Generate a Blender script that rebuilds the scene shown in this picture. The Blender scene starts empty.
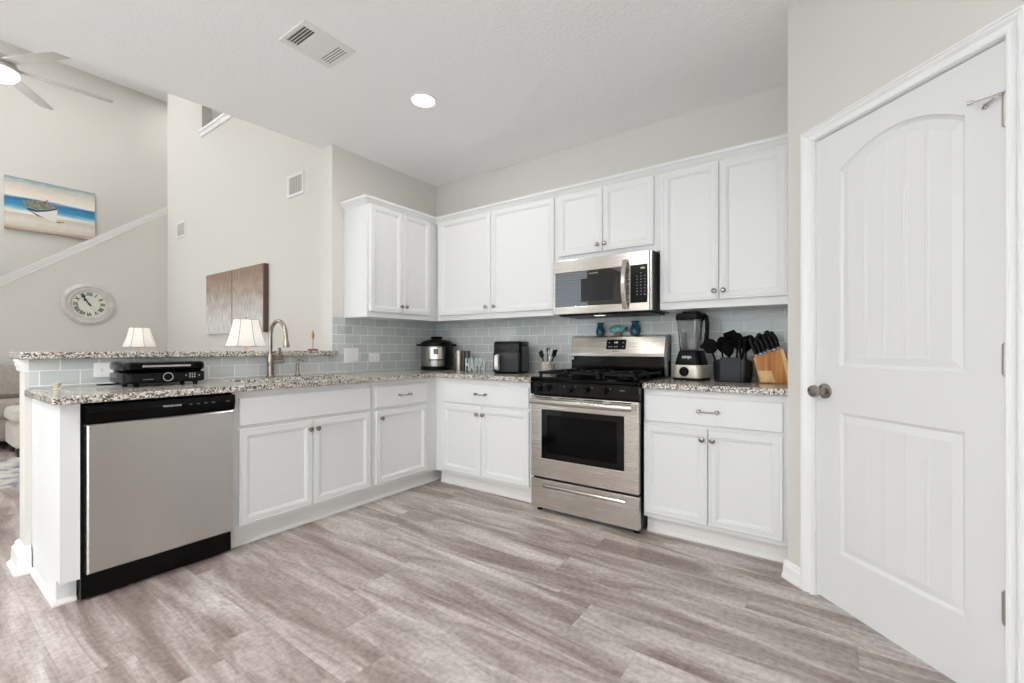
import bpy, bmesh, math, random
from math import pi, sin, cos, radians
from mathutils import Vector, Matrix

random.seed(7)
S = bpy.context.scene
COL = S.collection

# ------------------------------------------------------------------ camera
cam_data = bpy.data.cameras.new('camera')
cam = bpy.data.objects.new('camera', cam_data)
COL.objects.link(cam)
cam_data.sensor_fit = 'HORIZONTAL'
cam_data.sensor_width = 36.0
cam_data.lens = 447.26 / 1024 * 36
cam_data.shift_y = (348.37 - 341.5) / 1024
cam_data.clip_start = 0.05
cam.location = (3.2836, -3.275, 1.1186)
cam.rotation_euler = (pi / 2, 0, 0.6184)
S.camera = cam

# ------------------------------------------------------------------ world, light, exposure
world = bpy.data.worlds.new('sky')
S.world = world
world.use_nodes = True
bg = world.node_tree.nodes['Background']
bg.inputs['Color'].default_value = (0.85, 0.94, 1.0, 1)
bg.inputs['Strength'].default_value = 1.9
S.view_settings.view_transform = 'Standard'
S.view_settings.look = 'None'
S.view_settings.exposure = 0.62
S.view_settings.gamma = 1.0
S.view_settings.use_curve_mapping = False


def area(name, loc, rot, sx, sy, energy, color=(1, 1, 1), portal=False):
    l = bpy.data.lights.new(name, 'AREA')
    l.shape = 'RECTANGLE'
    l.size, l.size_y = sx, sy
    l.energy = energy
    l.color = color
    l.cycles.is_portal = portal
    o = bpy.data.objects.new(name, l)
    o.location, o.rotation_euler = loc, rot
    COL.objects.link(o)
    return o


sun = bpy.data.lights.new('sun', 'SUN')
sun.energy = 92
sun.angle = radians(2)
sun.color = (0.72, 0.88, 1.0)
so_ = bpy.data.objects.new('sun', sun)
so_.rotation_euler = (radians(12), 0, radians(6))
COL.objects.link(so_)
S.cycles.diffuse_bounces = 8
S.cycles.max_bounces = 14

# portals sampling sky light through the unseen south and added east windows
area('sky_portal', (2.27, -6.9, 1.30), (radians(90), 0, 0), 3.35, 2.5, 1, portal=True)
area('sky_portal', (-4.9, -6.9, 2.0), (radians(90), 0, 0), 2.0, 3.2, 1, portal=True)

area('sky_portal', (4.0, -5.2, 1.40), (radians(90), 0, radians(90)), 2.4, 2.2, 1, portal=True)


# ------------------------------------------------------------------ materials
def lin(c):
    if isinstance(c, str):
        c = c.lstrip('#')
        c = [int(c[i:i + 2], 16) / 255 for i in (0, 2, 4)]
    return tuple(x / 12.92 if x <= 0.04045 else ((x + 0.055) / 1.055) ** 2.4 for x in c)


def mat(name, color, rough=0.5, metal=0.0, bump=None, noise=None, **kw):
    """bump=(scale, strength); noise=(scale, amount) tints the colour."""
    m = bpy.data.materials.new(name)
    m.use_nodes = True
    nt = m.node_tree
    b = nt.nodes['Principled BSDF']
    c = lin(color)
    b.inputs['Base Color'].default_value = (*c, 1)
    b.inputs['Roughness'].default_value = rough
    b.inputs['Metallic'].default_value = metal
    for k, v in kw.items():
        b.inputs[k.replace('_', ' ')].default_value = v
    if noise or bump:
        tc = nt.nodes.new('ShaderNodeTexCoord')
    if noise:
        n = nt.nodes.new('ShaderNodeTexNoise')
        n.inputs['Scale'].default_value = noise[0]
        n.inputs['Detail'].default_value = 3
        r = nt.nodes.new('ShaderNodeValToRGB')
        a = noise[1]
        r.color_ramp.elements[0].position = 0.3
        r.color_ramp.elements[1].position = 0.7
        r.color_ramp.elements[0].color = (*[max(0, x * (1 - a)) for x in c], 1)
        r.color_ramp.elements[1].color = (*[min(1, x * (1 + a)) for x in c], 1)
        nt.links.new(tc.outputs['Object'], n.inputs['Vector'])
        nt.links.new(n.outputs['Fac'], r.inputs['Fac'])
        nt.links.new(r.outputs['Color'], b.inputs['Base Color'])
    if bump:
        n2 = nt.nodes.new('ShaderNodeTexNoise')
        n2.inputs['Scale'].default_value = bump[0]
        n2.inputs['Detail'].default_value = 2
        bp = nt.nodes.new('ShaderNodeBump')
        bp.inputs['Strength'].default_value = bump[1]
        bp.inputs['Distance'].default_value = bump[2] if len(bump) > 2 else 0.004
        nt.links.new(tc.outputs['Object'], n2.inputs['Vector'])
        nt.links.new(n2.outputs['Fac'], bp.inputs['Height'])
        nt.links.new(bp.outputs['Normal'], b.inputs['Normal'])
    return m


class G:
    """tiny node-graph helper"""
    def __init__(self, m):
        self.nt = m.node_tree
        self.b = self.nt.nodes['Principled BSDF']

    def n(self, t, **kw):
        x = self.nt.nodes.new('ShaderNode' + t)
        for k, v in kw.items():
            setattr(x, k, v)
        return x

    def l(self, a, b):
        self.nt.links.new(a, b)

    def math(self, op, a, b=None):
        x = self.n('Math', operation=op)
        for i, v in enumerate((a, b)):
            if v is None:
                continue
            if isinstance(v, (int, float)):
                x.inputs[i].default_value = v
            else:
                self.l(v, x.inputs[i])
        return x.outputs[0]

    def ramp(self, fac, stops, const=False):
        r = self.n('ValToRGB')
        cr = r.color_ramp
        cr.interpolation = 'CONSTANT' if const else 'LINEAR'
        while len(cr.elements) < len(stops):
            cr.elements.new(0.5)
        for e, (p, c) in zip(cr.elements, stops):
            e.position = p
            e.color = (*lin(c), 1)
        self.l(fac, r.inputs['Fac'])
        return r.outputs['Color']

    def mix(self, fac, a, b, mode='MIX'):
        x = self.n('Mix', data_type='RGBA', blend_type=mode)
        for s, v in ((0, fac), (6, a), (7, b)):
            if isinstance(v, (int, float)):
                x.inputs[s].default_value = v
            elif isinstance(v, (str, tuple)):
                x.inputs[s].default_value = (*lin(v), 1)
            else:
                self.l(v, x.inputs[s])
        return x.outputs[2]

    def bump(self, h, strength=0.3, dist=0.003):
        x = self.n('Bump')
        x.inputs['Strength'].default_value = strength
        x.inputs['Distance'].default_value = dist
        self.l(h, x.inputs['Height'])
        self.l(x.outputs['Normal'], self.b.inputs['Normal'])


def wood_floor_mat():
    m = mat('vinyl_plank', '#a89a90', 0.42)
    g = G(m)
    geo = g.n('NewGeometry')
    sp = g.n('SeparateXYZ')
    g.l(geo.outputs['Position'], sp.inputs[0])
    X, Y = sp.outputs[0], sp.outputs[1]
    pw, pl = 0.18, 1.22
    v = g.math('DIVIDE', g.math('ADD', Y, 0.763), pw)
    row = g.math('FLOOR', v)
    fv = g.math('SUBTRACT', v, row)
    wn = g.n('TexWhiteNoise', noise_dimensions='1D')
    g.l(row, wn.inputs['W'])
    u = g.math('ADD', g.math('DIVIDE', X, pl), g.math('MULTIPLY', wn.outputs['Value'], 7.3))
    col = g.math('FLOOR', u)
    fu = g.math('SUBTRACT', u, col)
    wid = g.n('CombineXYZ')
    g.l(row, wid.inputs[0]); g.l(col, wid.inputs[1])
    wn2 = g.n('TexWhiteNoise', noise_dimensions='3D')
    g.l(wid.outputs[0], wn2.inputs['Vector'])
    pid = wn2.outputs['Value']
    # grain coordinates: long along X, shifted per plank
    cv = g.n('CombineXYZ')
    g.l(g.math('ADD', g.math('MULTIPLY', X, 1.0), g.math('MULTIPLY', pid, 37.0)), cv.inputs[0])
    g.l(g.math('ADD', g.math('MULTIPLY', Y, 6.5), g.math('MULTIPLY', pid, 91.0)), cv.inputs[1])
    n1 = g.n('TexNoise'); n1.inputs['Scale'].default_value = 1.0; n1.inputs['Detail'].default_value = 5
    n1.inputs['Roughness'].default_value = 0.62; n1.inputs['Distortion'].default_value = 1.0
    g.l(cv.outputs[0], n1.inputs['Vector'])
    cv2 = g.n('CombineXYZ')
    g.l(g.math('ADD', g.math('MULTIPLY', X, 5.0), g.math('MULTIPLY', pid, 17.0)), cv2.inputs[0])
    g.l(g.math('ADD', g.math('MULTIPLY', Y, 140.0), g.math('MULTIPLY', pid, 53.0)), cv2.inputs[1])
    n2 = g.n('TexNoise'); n2.inputs['Scale'].default_value = 1.0; n2.inputs['Detail'].default_value = 3
    g.l(cv2.outputs[0], n2.inputs['Vector'])
    n3 = g.n('TexNoise'); n3.inputs['Scale'].default_value = 45.0; n3.inputs['Detail'].default_value = 5
    g.l(geo.outputs['Position'], n3.inputs['Vector'])
    base = g.ramp(n1.outputs['Fac'], [(0.28, '#8a7e79'), (0.41, '#a29893'), (0.50, '#b7b0ac'), (0.59, '#cfcac7'), (0.72, '#e2dfdd')])
    warm = g.ramp(pid, [(0.0, '#bfb6b2'), (0.35, '#ccc6c3'), (0.7, '#d7d3d1'), (1.0, '#e0dedc')])
    c = g.mix(0.6, base, warm, 'MULTIPLY')
    c = g.mix(0.18, c, g.ramp(n2.outputs['Fac'], [(0.3, '#8a7d75'), (0.6, '#ffffff')]), 'MULTIPLY')
    c = g.mix(0.34, c, g.ramp(n3.outputs['Fac'], [(0.35, '#a59a93'), (0.6, '#ffffff')]), 'MULTIPLY')
    du = g.math('MULTIPLY', g.math('MINIMUM', fu, g.math('SUBTRACT', 1.0, fu)), pl)
    dv = g.math('MULTIPLY', g.math('MINIMUM', fv, g.math('SUBTRACT', 1.0, fv)), pw)
    seam = g.math('LESS_THAN', g.math('MINIMUM', du, dv), 0.0011)
    c = g.mix(g.math('MULTIPLY', seam, 0.28), c, '#5c4d45')
    bc = g.n('BrightContrast')
    bc.inputs['Bright'].default_value = 0.105
    bc.inputs['Contrast'].default_value = 0.27
    g.l(c, bc.inputs['Color'])
    g.l(bc.outputs[0], g.b.inputs['Base Color'])
    g.bump(g.math('SUBTRACT', g.math('MULTIPLY', n2.outputs['Fac'], 0.25), g.math('MULTIPLY', seam, 0.6)), 0.25, 0.0015)
    return m


def granite_mat():
    m = mat('granite', '#c9c0b2', 0.16)
    g = G(m)
    geo = g.n('NewGeometry')
    P = geo.outputs['Position']
    nz = g.n('TexNoise'); nz.inputs['Scale'].default_value = 60; nz.inputs['Detail'].default_value = 3
    g.l(P, nz.inputs['Vector'])
    vec = g.n('VectorMath', operation='MULTIPLY_ADD')
    g.l(nz.outputs['Color'], vec.inputs[0]); vec.inputs[1].default_value = (0.011,) * 3
    g.l(P, vec.inputs[2])
    v = g.n('TexVoronoi'); v.inputs['Scale'].default_value = 150
    g.l(vec.outputs[0], v.inputs['Vector'])
    sp = g.n('SeparateColor'); g.l(v.outputs['Color'], sp.inputs[0])
    c1 = g.ramp(sp.outputs[0], [(0, '#d3cdc3'), (0.20, '#aaa297'), (0.34, '#e0dbd2'), (0.54, '#857d75'), (0.66, '#2e2b2a'), (0.82, '#6f5f54'), (0.90, '#171616')], True)
    v2 = g.n('TexVoronoi'); v2.inputs['Scale'].default_value = 330
    g.l(vec.outputs[0], v2.inputs['Vector'])
    sp2 = g.n('SeparateColor'); g.l(v2.outputs['Color'], sp2.inputs[0])
    c2 = g.ramp(sp2.outputs[1], [(0, '#e0d8cc'), (0.5, '#b1a698'), (0.75, '#6b625c'), (0.9, '#2b2828')], True)
    c = g.mix(0.15, c1, c2)
    g.l(c, g.b.inputs['Base Color'])
    return m


def tile_mat(name, axis, z0=0.9275):
    m = mat(name, '#b5bab6', 0.12)
    g = G(m)
    geo = g.n('NewGeometry')
    sp = g.n('SeparateXYZ'); g.l(geo.outputs['Position'], sp.inputs[0])
    cv = g.n('CombineXYZ')
    g.l(g.math('ADD', sp.outputs[axis], 9.12 + 0.02), cv.inputs[0])
    g.l(g.math('SUBTRACT', sp.outputs[2], z0 - 0.0762 * 20), cv.inputs[1])
    b = g.n('TexBrick')
    b.offset = 0.5
    b.inputs['Scale'].default_value = 1
    b.inputs['Mortar Size'].default_value = 0.0024
    b.inputs['Mortar Smooth'].default_value = 0.1
    b.inputs['Brick Width'].default_value = 0.1524
    b.inputs['Row Height'].default_value = 0.0762
    b.inputs['Color1'].default_value = (*lin('#bec3c3'), 1)
    b.inputs['Color2'].default_value = (*lin('#cbcfcd'), 1)
    b.inputs['Mortar'].default_value = (*lin('#eceeea'), 1)
    g.l(cv.outputs[0], b.inputs['Vector'])
    g.l(b.outputs['Color'], g.b.inputs['Base Color'])
    g.l(g.math('ADD', g.math('MULTIPLY', b.outputs['Fac'], 0.6), 0.1), g.b.inputs['Roughness'])
    g.bump(g.math('SUBTRACT', 1.0, b.outputs['Fac']), 0.5, 0.0015)
    return m


def steel_mat(name, axis, color='#a9a49f', rough=0.27):
    """brushed stainless; axis = direction of the brushing in object space"""
    m = mat(name, color, rough, 1.0)
    g = G(m)
    tc = g.n('TexCoord')
    mp = g.n('Mapping')
    sc = [400, 400, 400]; sc[axis] = 3
    mp.inputs['Scale'].default_value = sc
    g.l(tc.outputs['Object'], mp.inputs['Vector'])
    n = g.n('TexNoise'); n.inputs['Scale'].default_value = 1; n.inputs['Detail'].default_value = 2
    g.l(mp.outputs[0], n.inputs['Vector'])
    g.l(g.math('ADD', g.math('MULTIPLY', n.outputs['Fac'], 0.14), rough - 0.07), g.b.inputs['Roughness'])
    tg = g.n('Tangent', direction_type='RADIAL', axis='Z')
    g.l(tg.outputs[0], g.b.inputs['Tangent'])
    g.b.inputs['Anisotropic'].default_value = 0.8
    g.b.inputs['Anisotropic Rotation'].default_value = 0.25
    return m


def ceiling_mat():
    m = mat('knockdown_ceiling', '#f6f6f6', 0.9)
    g = G(m)
    geo = g.n('NewGeometry')
    n = g.n('TexNoise'); n.inputs['Scale'].default_value = 55; n.inputs['Detail'].default_value = 3; n.inputs['Roughness'].default_value = 0.6
    g.l(geo.outputs['Position'], n.inputs['Vector'])
    r = g.ramp(n.outputs['Fac'], [(0.42, '#000000'), (0.60, '#ffffff')])
    g.bump(r, 0.22, 0.005)
    return m


def planks_art_mat():
    """weathered boards: vertical fibres, brown at the top fading to grey below"""
    m = mat('weathered_board', '#9b8f83', 0.8)
    g = G(m)
    tc = g.n('TexCoord')
    sp = g.n('SeparateXYZ'); g.l(tc.outputs['Generated'], sp.inputs[0])
    mp = g.n('Mapping'); mp.inputs['Scale'].default_value = (120, 1, 6)
    g.l(tc.outputs['Generated'], mp.inputs['Vector'])
    n = g.n('TexNoise'); n.inputs['Scale'].default_value = 1; n.inputs['Detail'].default_value = 4
    g.l(mp.outputs[0], n.inputs['Vector'])
    n2 = g.n('TexNoise'); n2.inputs['Scale'].default_value = 6
    g.l(tc.outputs['Generated'], n2.inputs['Vector'])
    h = g.math('ADD', sp.outputs[2], g.math('MULTIPLY', g.math('SUBTRACT', n2.outputs['Fac'], 0.5), 0.5))
    c = g.ramp(h, [(0.1, '#dcdcd9'), (0.42, '#c9c4bc'), (0.72, '#a5907d'), (1.0, '#93785f')])
    c = g.mix(0.6, c, g.ramp(n.outputs['Fac'], [(0.3, '#7b6f66'), (0.6, '#ffffff')]), 'MULTIPLY')
    bc = g.n('BrightContrast'); bc.inputs['Bright'].default_value = 0.04
    g.l(c, bc.inputs['Color'])
    dx = g.math('ABSOLUTE', g.math('SUBTRACT', sp.outputs[0], 0.49))
    c = g.mix(g.math('MULTIPLY', g.math('LESS_THAN', dx, 0.012), 0.55), bc.outputs[0], '#5b4a3e')
    g.l(c, g.b.inputs['Base Color'])
    return m


def seascape_mat():
    """generic painted beach: cream sky, blue sea band, sand"""
    m = mat('painted_beach', '#d5c9b8', 0.7)
    g = G(m)
    tc = g.n('TexCoord')
    sp = g.n('SeparateXYZ'); g.l(tc.outputs['Generated'], sp.inputs[0])
    mp = g.n('Mapping'); mp.inputs['Scale'].default_value = (1, 3, 16)
    g.l(tc.outputs['Generated'], mp.inputs['Vector'])
    n = g.n('TexNoise'); n.inputs['Scale'].default_value = 1.6; n.inputs['Detail'].default_value = 4
    g.l(mp.outputs[0], n.inputs['Vector'])
    h = g.math('ADD', sp.outputs[2], g.math('MULTIPLY', g.math('SUBTRACT', n.outputs['Fac'], 0.5), 0.13))
    c = g.ramp(h, [(0.0, '#b7a48d'), (0.07, '#dad3c9'), (0.2, '#e6e1d9'), (0.30, '#d7cfc3'), (0.37, '#f0f0ec'), (0.415, '#8fcbdd'), (0.46, '#4ea3c9'), (0.54, '#3a8fbf'), (0.60, '#3377a8'), (0.64, '#efebe3'), (0.78, '#e7dfd4'), (0.9, '#cfd1cc'), (1.0, '#9fb2b6')])
    nf = g.n('TexNoise'); nf.inputs['Scale'].default_value = 9; nf.inputs['Detail'].default_value = 5
    mp2 = g.n('Mapping'); mp2.inputs['Scale'].default_value = (1, 1, 7)
    g.l(tc.outputs['Generated'], mp2.inputs['Vector']); g.l(mp2.outputs[0], nf.inputs['Vector'])
    c = g.mix(0.5, c, g.ramp(nf.outputs['Fac'], [(0.35, '#8f8a84'), (0.5, '#808080'), (0.68, '#c8c8c8')]), 'OVERLAY')
    g.l(c, g.b.inputs['Base Color'])
    return m


def rug_mat():
    m = mat('patterned_rug', '#b5b2b0', 0.95)
    g = G(m)
    geo = g.n('NewGeometry')
    n = g.n('TexNoise'); n.inputs['Scale'].default_value = 3.4; n.inputs['Detail'].default_value = 6; n.inputs['Roughness'].default_value = 0.7
    g.l(geo.outputs['Position'], n.inputs['Vector'])
    c = g.ramp(n.outputs['Fac'], [(0.3, '#565b70'), (0.42, '#8a8b95'), (0.5, '#c9c6c2'), (0.6, '#d6d2cc'), (0.68, '#a99a97')])
    g.l(c, g.b.inputs['Base Color'])
    return m


def bamboo_mat():
    m = mat('knife_block_wood', '#b5793f', 0.45)
    g = G(m)
    tc = g.n('TexCoord')
    mp = g.n('Mapping'); mp.inputs['Scale'].default_value = (45, 12, 3)
    g.l(tc.outputs['Object'], mp.inputs['Vector'])
    n = g.n('TexNoise'); n.inputs['Scale'].default_value = 1; n.inputs['Detail'].default_value = 3
    g.l(mp.outputs[0], n.inputs['Vector'])
    c = g.ramp(n.outputs['Fac'], [(0.3, '#8f5426'), (0.5, '#b1723a'), (0.7, '#c88d50')])
    g.l(c, g.b.inputs['Base Color'])
    return m


M = {}
M['cab'] = mat('cabinet_white_paint', '#e2e2e2', 0.38)
M['wall'] = mat('wall_paint', '#d6d3cd', 0.85, bump=(90, 0.12, 0.003))
M['ceil'] = ceiling_mat()
M['trim'] = mat('trim_white_paint', '#efefef', 0.35)
M['door'] = mat('door_white_paint', '#e0e0e0', 0.35)
M['floor'] = wood_floor_mat()
M['granite'] = granite_mat()
M['tile_x'] = tile_mat('glass_tile_back', 0)
M['tile_y'] = tile_mat('glass_tile_left', 1)
M['steel_x'] = steel_mat('brushed_steel_x', 0, '#cbc5be', 0.26)
M['steel_y'] = steel_mat('brushed_steel_y', 1, '#c9c7c5', 0.3)
M['steel'] = mat('smooth_steel', '#c4c0bb', 0.22, 1.0)
M['chrome'] = mat('bright_chrome', '#d6d4d2', 0.1, 1.0)
M['nickel'] = mat('brushed_nickel', '#a09a94', 0.25, 1.0)
M['hinge'] = mat('hinge_nickel', '#b9b5b0', 0.35, 1.0)
M['nickel_light'] = mat('satin_nickel_faucet', '#a59a90', 0.25, 1.0)
M['black'] = mat('gloss_black', '#030303', 0.1, Specular_IOR_Level=0.16)
M['black_glass'] = mat('black_glass', '#020202', 0.03, IOR=1.85)
M['black_panel'] = mat('enamel_black', '#030303', 0.08, Specular_IOR_Level=0.3)
M['keypad_black'] = mat('keypad_black', '#020202', 0.15, Specular_IOR_Level=0.25)
M['black_matte'] = mat('black_plastic', '#050505', 0.4, Specular_IOR_Level=0.18)
M['iron'] = mat('cast_iron', '#040404', 0.4, Specular_IOR_Level=0.22)
M['charcoal'] = mat('charcoal_plastic', '#0b0c10', 0.28, Specular_IOR_Level=0.28)
M['dark_grey'] = mat('dark_grey_metal', '#6a6866', 0.4, 0.5)
M['oven_in'] = mat('oven_cavity', '#0a0a0a', 0.5, Specular_IOR_Level=0.2)
M['white_plastic'] = mat('white_plastic', '#f0f0ee', 0.3)
M['print'] = mat('pale_print', '#c8c8c8', 0.5)
M['print_dim'] = mat('dim_print', '#77777a', 0.5)
M['led'] = mat('green_led', '#0b0d0b', 0.3, Emission_Color=(0.55, 0.75, 0.35, 1), Emission_Strength=0.8)
M['blue'] = mat('blue_glaze', '#1f4f63', 0.12, noise=(40, 0.6))
M['turq'] = mat('turquoise_glaze', '#5f9fa3', 0.15, noise=(60, 0.6))
M['terracotta'] = mat('terracotta', '#9a5b3f', 0.6)
M['aqua'] = mat('aqua_paint', '#c0cac9', 0.5)
M['wood'] = bamboo_mat()
M['wood_light'] = mat('pale_wood', '#dcb884', 0.5, noise=(30, 0.15))
M['board'] = planks_art_mat()
M['board_edge'] = mat('dark_board_edge', '#5e4b40', 0.7)
M['sea'] = seascape_mat()
M['canvas'] = mat('canvas_edge', '#b8aa98', 0.8)
M['clock_rim'] = mat('whitewashed_rim', '#c9c4c0', 0.7, noise=(14, 0.12))
M['clock_face'] = mat('clock_face', '#d9dacd', 0.6)
M['ink'] = mat('dark_ink', '#2b2b28', 0.7)
M['shade'] = mat('lamp_shade_fabric', '#f0efec', 0.8, Emission_Color=(1.0, 0.96, 0.9, 1), Emission_Strength=0.06)
M['shade_seam'] = mat('shade_seam', '#969089', 0.8)
M['lamp_base'] = mat('lamp_base_ceramic', '#d9b79c', 0.4)
M['fabric'] = mat('sofa_fabric', '#a8a098', 0.95, noise=(60, 0.12), bump=(300, 0.3, 0.002))
M['fabric2'] = mat('ottoman_fabric', '#c9c2b8', 0.95, noise=(60, 0.1), bump=(300, 0.3, 0.002))
M['dark_wood'] = mat('dark_wood', '#2c231e', 0.4)
M['rug'] = rug_mat()
M['fan'] = mat('fan_white', '#c4c2c0', 0.35)
M['lit'] = mat('light_lens', '#ffffff', 0.4, Emission_Color=(1, 0.97, 0.93, 1), Emission_Strength=5.0)
M['lit_soft'] = mat('frosted_lit_bowl', '#f2f0ec', 0.4, Emission_Color=(1, 0.97, 0.93, 1), Emission_Strength=0.75)
M['vent_white'] = mat('vent_white', '#e4e3e1', 0.4)
M['vent_dark'] = mat('vent_dark', '#2c2b2b', 0.8)
M['grille'] = mat('vent_grille', '#c6c2bc', 0.5)
M['vent_grey'] = mat('vent_grey', '#847f79', 0.7)
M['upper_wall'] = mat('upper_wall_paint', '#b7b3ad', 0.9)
M['crock'] = mat('speckled_crock', '#b5aaa0', 0.4, noise=(90, 0.6))
M['glass'] = mat('clear_plastic', '#f4f5f6', 0.02, Transmission_Weight=1.0, IOR=1.4)
M['champagne'] = mat('champagne_plastic', '#c9c3b4', 0.3, 0.4)
M['blade'] = mat('steel_blade', '#c8c8c8', 0.2, 1.0)
M['kick'] = mat('toe_kick_paint', '#e6e4e1', 0.5)
M['window_glass'] = mat('oven_window_glass', '#2a2a2b', 0.03, Transmission_Weight=0.9, IOR=1.2)
M['sink'] = mat('sink_steel', '#9a9692', 0.3, 1.0)
M['cord'] = mat('white_cord', '#e2e0dc', 0.4)


# ------------------------------------------------------------------ mesh builder
class MB:
    def __init__(self):
        self.bm = bmesh.new()

    def box(self, x0, x1, y0, y1, z0, z1):
        v = [self.bm.verts.new(p) for p in
             ((x0, y0, z0), (x1, y0, z0), (x1, y1, z0), (x0, y1, z0),
              (x0, y0, z1), (x1, y0, z1), (x1, y1, z1), (x0, y1, z1))]
        for f in ((0, 3, 2, 1), (4, 5, 6, 7), (0, 1, 5, 4), (1, 2, 6, 5), (2, 3, 7, 6), (3, 0, 4, 7)):
            self.bm.faces.new([v[i] for i in f])
        return self

    def prism(self, pts, a, b, axis=2):
        """closed polygon pts (2-D) extruded from a to b along axis.
        axis 2: pts=(x,y); axis 1: pts=(x,z); axis 0: pts=(y,z)"""
        def P(p, h):
            return {2: (p[0], p[1], h), 1: (p[0], h, p[1]), 0: (h, p[0], p[1])}[axis]
        lo = [self.bm.verts.new(P(p, a)) for p in pts]
        hi = [self.bm.verts.new(P(p, b)) for p in pts]
        n = len(pts)
        self.bm.faces.new(lo[::-1]); self.bm.faces.new(hi)
        for i in range(n):
            j = (i + 1) % n
            self.bm.faces.new((lo[i], lo[j], hi[j], hi[i]))
        return self

    def lathe(self, prof, c=(0, 0, 0), seg=24, axis=(0, 0, 1), cap=True):
        """prof=[(r, h)...] turned about axis through c"""
        A = Vector(axis).normalized()
        q = Vector((0, 0, 1)).rotation_difference(A)
        c = Vector(c)
        rings = []
        for r, h in prof:
            if r <= 1e-6:
                rings.append([self.bm.verts.new(c + q @ Vector((0, 0, h)))])
            else:
                rings.append([self.bm.verts.new(c + q @ Vector((r * cos(2 * pi * i / seg), r * sin(2 * pi * i / seg), h))) for i in range(seg)])
        for a, b in zip(rings, rings[1:]):
            for i in range(seg):
                j = (i + 1) % seg
                if len(a) == 1 and len(b) == 1:
                    continue
                if len(a) == 1:
                    self.bm.faces.new((a[0], b[j], b[i]))
                elif len(b) == 1:
                    self.bm.faces.new((a[i], a[j], b[0]))
                else:
                    self.bm.faces.new((a[i], a[j], b[j], b[i]))
        if cap:
            if len(rings[0]) > 1:
                self.bm.faces.new(rings[0][::-1])
            if len(rings[-1]) > 1:
                self.bm.faces.new(rings[-1])
        return self

    def cyl(self, p0, p1, r0, r1=None, seg=20):
        p0, p1 = Vector(p0), Vector(p1)
        r1 = r0 if r1 is None else r1
        return self.lathe([(r0, 0), (r1, (p1 - p0).length)], p0, seg, p1 - p0)

    def tube(self, pts, r, seg=10, closed=False, scale=None):
        pts = [Vector(p) for p in pts]
        n = len(pts)
        rings = []
        up = None
        for i, p in enumerate(pts):
            if closed:
                t = pts[(i + 1) % n] - pts[i - 1]
            else:
                t = pts[min(i + 1, n - 1)] - pts[max(i - 1, 0)]
            t.normalize()
            if up is None:
                up = Vector((0, 0, 1)) if abs(t.z) < 0.9 else Vector((1, 0, 0))
            a = t.cross(up)
            if a.length < 1e-5:
                a = t.cross(Vector((0, 1, 0)))
            a.normalize()
            b = a.cross(t).normalized()
            up = b
            rr = r[i] if isinstance(r, (list, tuple)) else r
            sx, sy = scale or (1, 1)
            rings.append([self.bm.verts.new(p + a * (rr * sx * cos(2 * pi * k / seg)) + b * (rr * sy * sin(2 * pi * k / seg))) for k in range(seg)])
        m = n if closed else n - 1
        for i in range(m):
            A, B = rings[i], rings[(i + 1) % n]
            for k in range(seg):
                l = (k + 1) % seg
                self.bm.faces.new((A[k], A[l], B[l], B[k]))
        if not closed:
            self.bm.faces.new(rings[0][::-1]); self.bm.faces.new(rings[-1])
        return self

    def loops(self, loops, cap_first=True, cap_last=True):
        """skin equal-length closed loops of 3-D points"""
        R = [[self.bm.verts.new(p) for p in L] for L in loops]
        n = len(R[0])
        for A, B in zip(R, R[1:]):
            for k in range(n):
                l = (k + 1) % n
                self.bm.faces.new((A[k], A[l], B[l], B[k]))
        if cap_first:
            self.bm.faces.new(R[0][::-1])
        if cap_last:
            self.bm.faces.new(R[-1])
        return self

    def cells(self, us, vs, inc, a, b, axis=2):
        """slab between a and b along axis made of grid cells for which inc(i,j)"""
        def P(u, v, h):
            return {2: (u, v, h), 1: (u, h, v), 0: (h, u, v)}[axis]
        V = {}
        def vert(i, j, k):
            if (i, j, k) not in V:
                V[i, j, k] = self.bm.verts.new(P(us[i], vs[j], (a, b)[k]))
            return V[i, j, k]
        nu, nv = len(us) - 1, len(vs) - 1
        ok = lambda i, j: 0 <= i < nu and 0 <= j < nv and inc(i, j)
        for i in range(nu):
            for j in range(nv):
                if not ok(i, j):
                    continue
                for k in (0, 1):
                    self.bm.faces.new([vert(i, j, k), vert(i + 1, j, k), vert(i + 1, j + 1, k), vert(i, j + 1, k)])
                for (di, dj, e) in ((-1, 0, ((i, j), (i, j + 1))), (1, 0, ((i + 1, j), (i + 1, j + 1))), (0, -1, ((i, j), (i + 1, j))), (0, 1, ((i, j + 1), (i + 1, j + 1)))):
                    if not ok(i + di, j + dj):
                        (p, q) = e
                        self.bm.faces.new([vert(*p, 0), vert(*q, 0), vert(*q, 1), vert(*p, 1)])
        return self

    def xf(self, M4):
        bmesh.ops.transform(self.bm, matrix=M4, verts=self.bm.verts)
        return self

    def build(self, name, material, parent=None, bevel=0.0, smooth=False, seg=2, subsurf=0, label=None, loc=None, angle=35):
        bm = self.bm
        bmesh.ops.recalc_face_normals(bm, faces=bm.faces)
        me = bpy.data.meshes.new(name)
        bm.to_mesh(me)
        bm.free()
        me.materials.append(material)
        if smooth:
            for p in me.polygons:
                p.use_smooth = True
            if not subsurf:
                me.set_sharp_from_angle(angle=radians(angle))
        o = bpy.data.objects.new(name, me)
        COL.objects.link(o)
        if parent is not None:
            o.parent = parent
        if loc is not None:
            o.location = loc
        if bevel:
            b = o.modifiers.new('bevel', 'BEVEL')
            b.width = bevel
            b.segments = seg
            b.limit_method = 'ANGLE'
            b.angle_limit = radians(40)
        if subsurf:
            s = o.modifiers.new('subsurf', 'SUBSURF')
            s.levels = s.render_levels = subsurf
        if label:
            o['label'] = label
        return o


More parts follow.
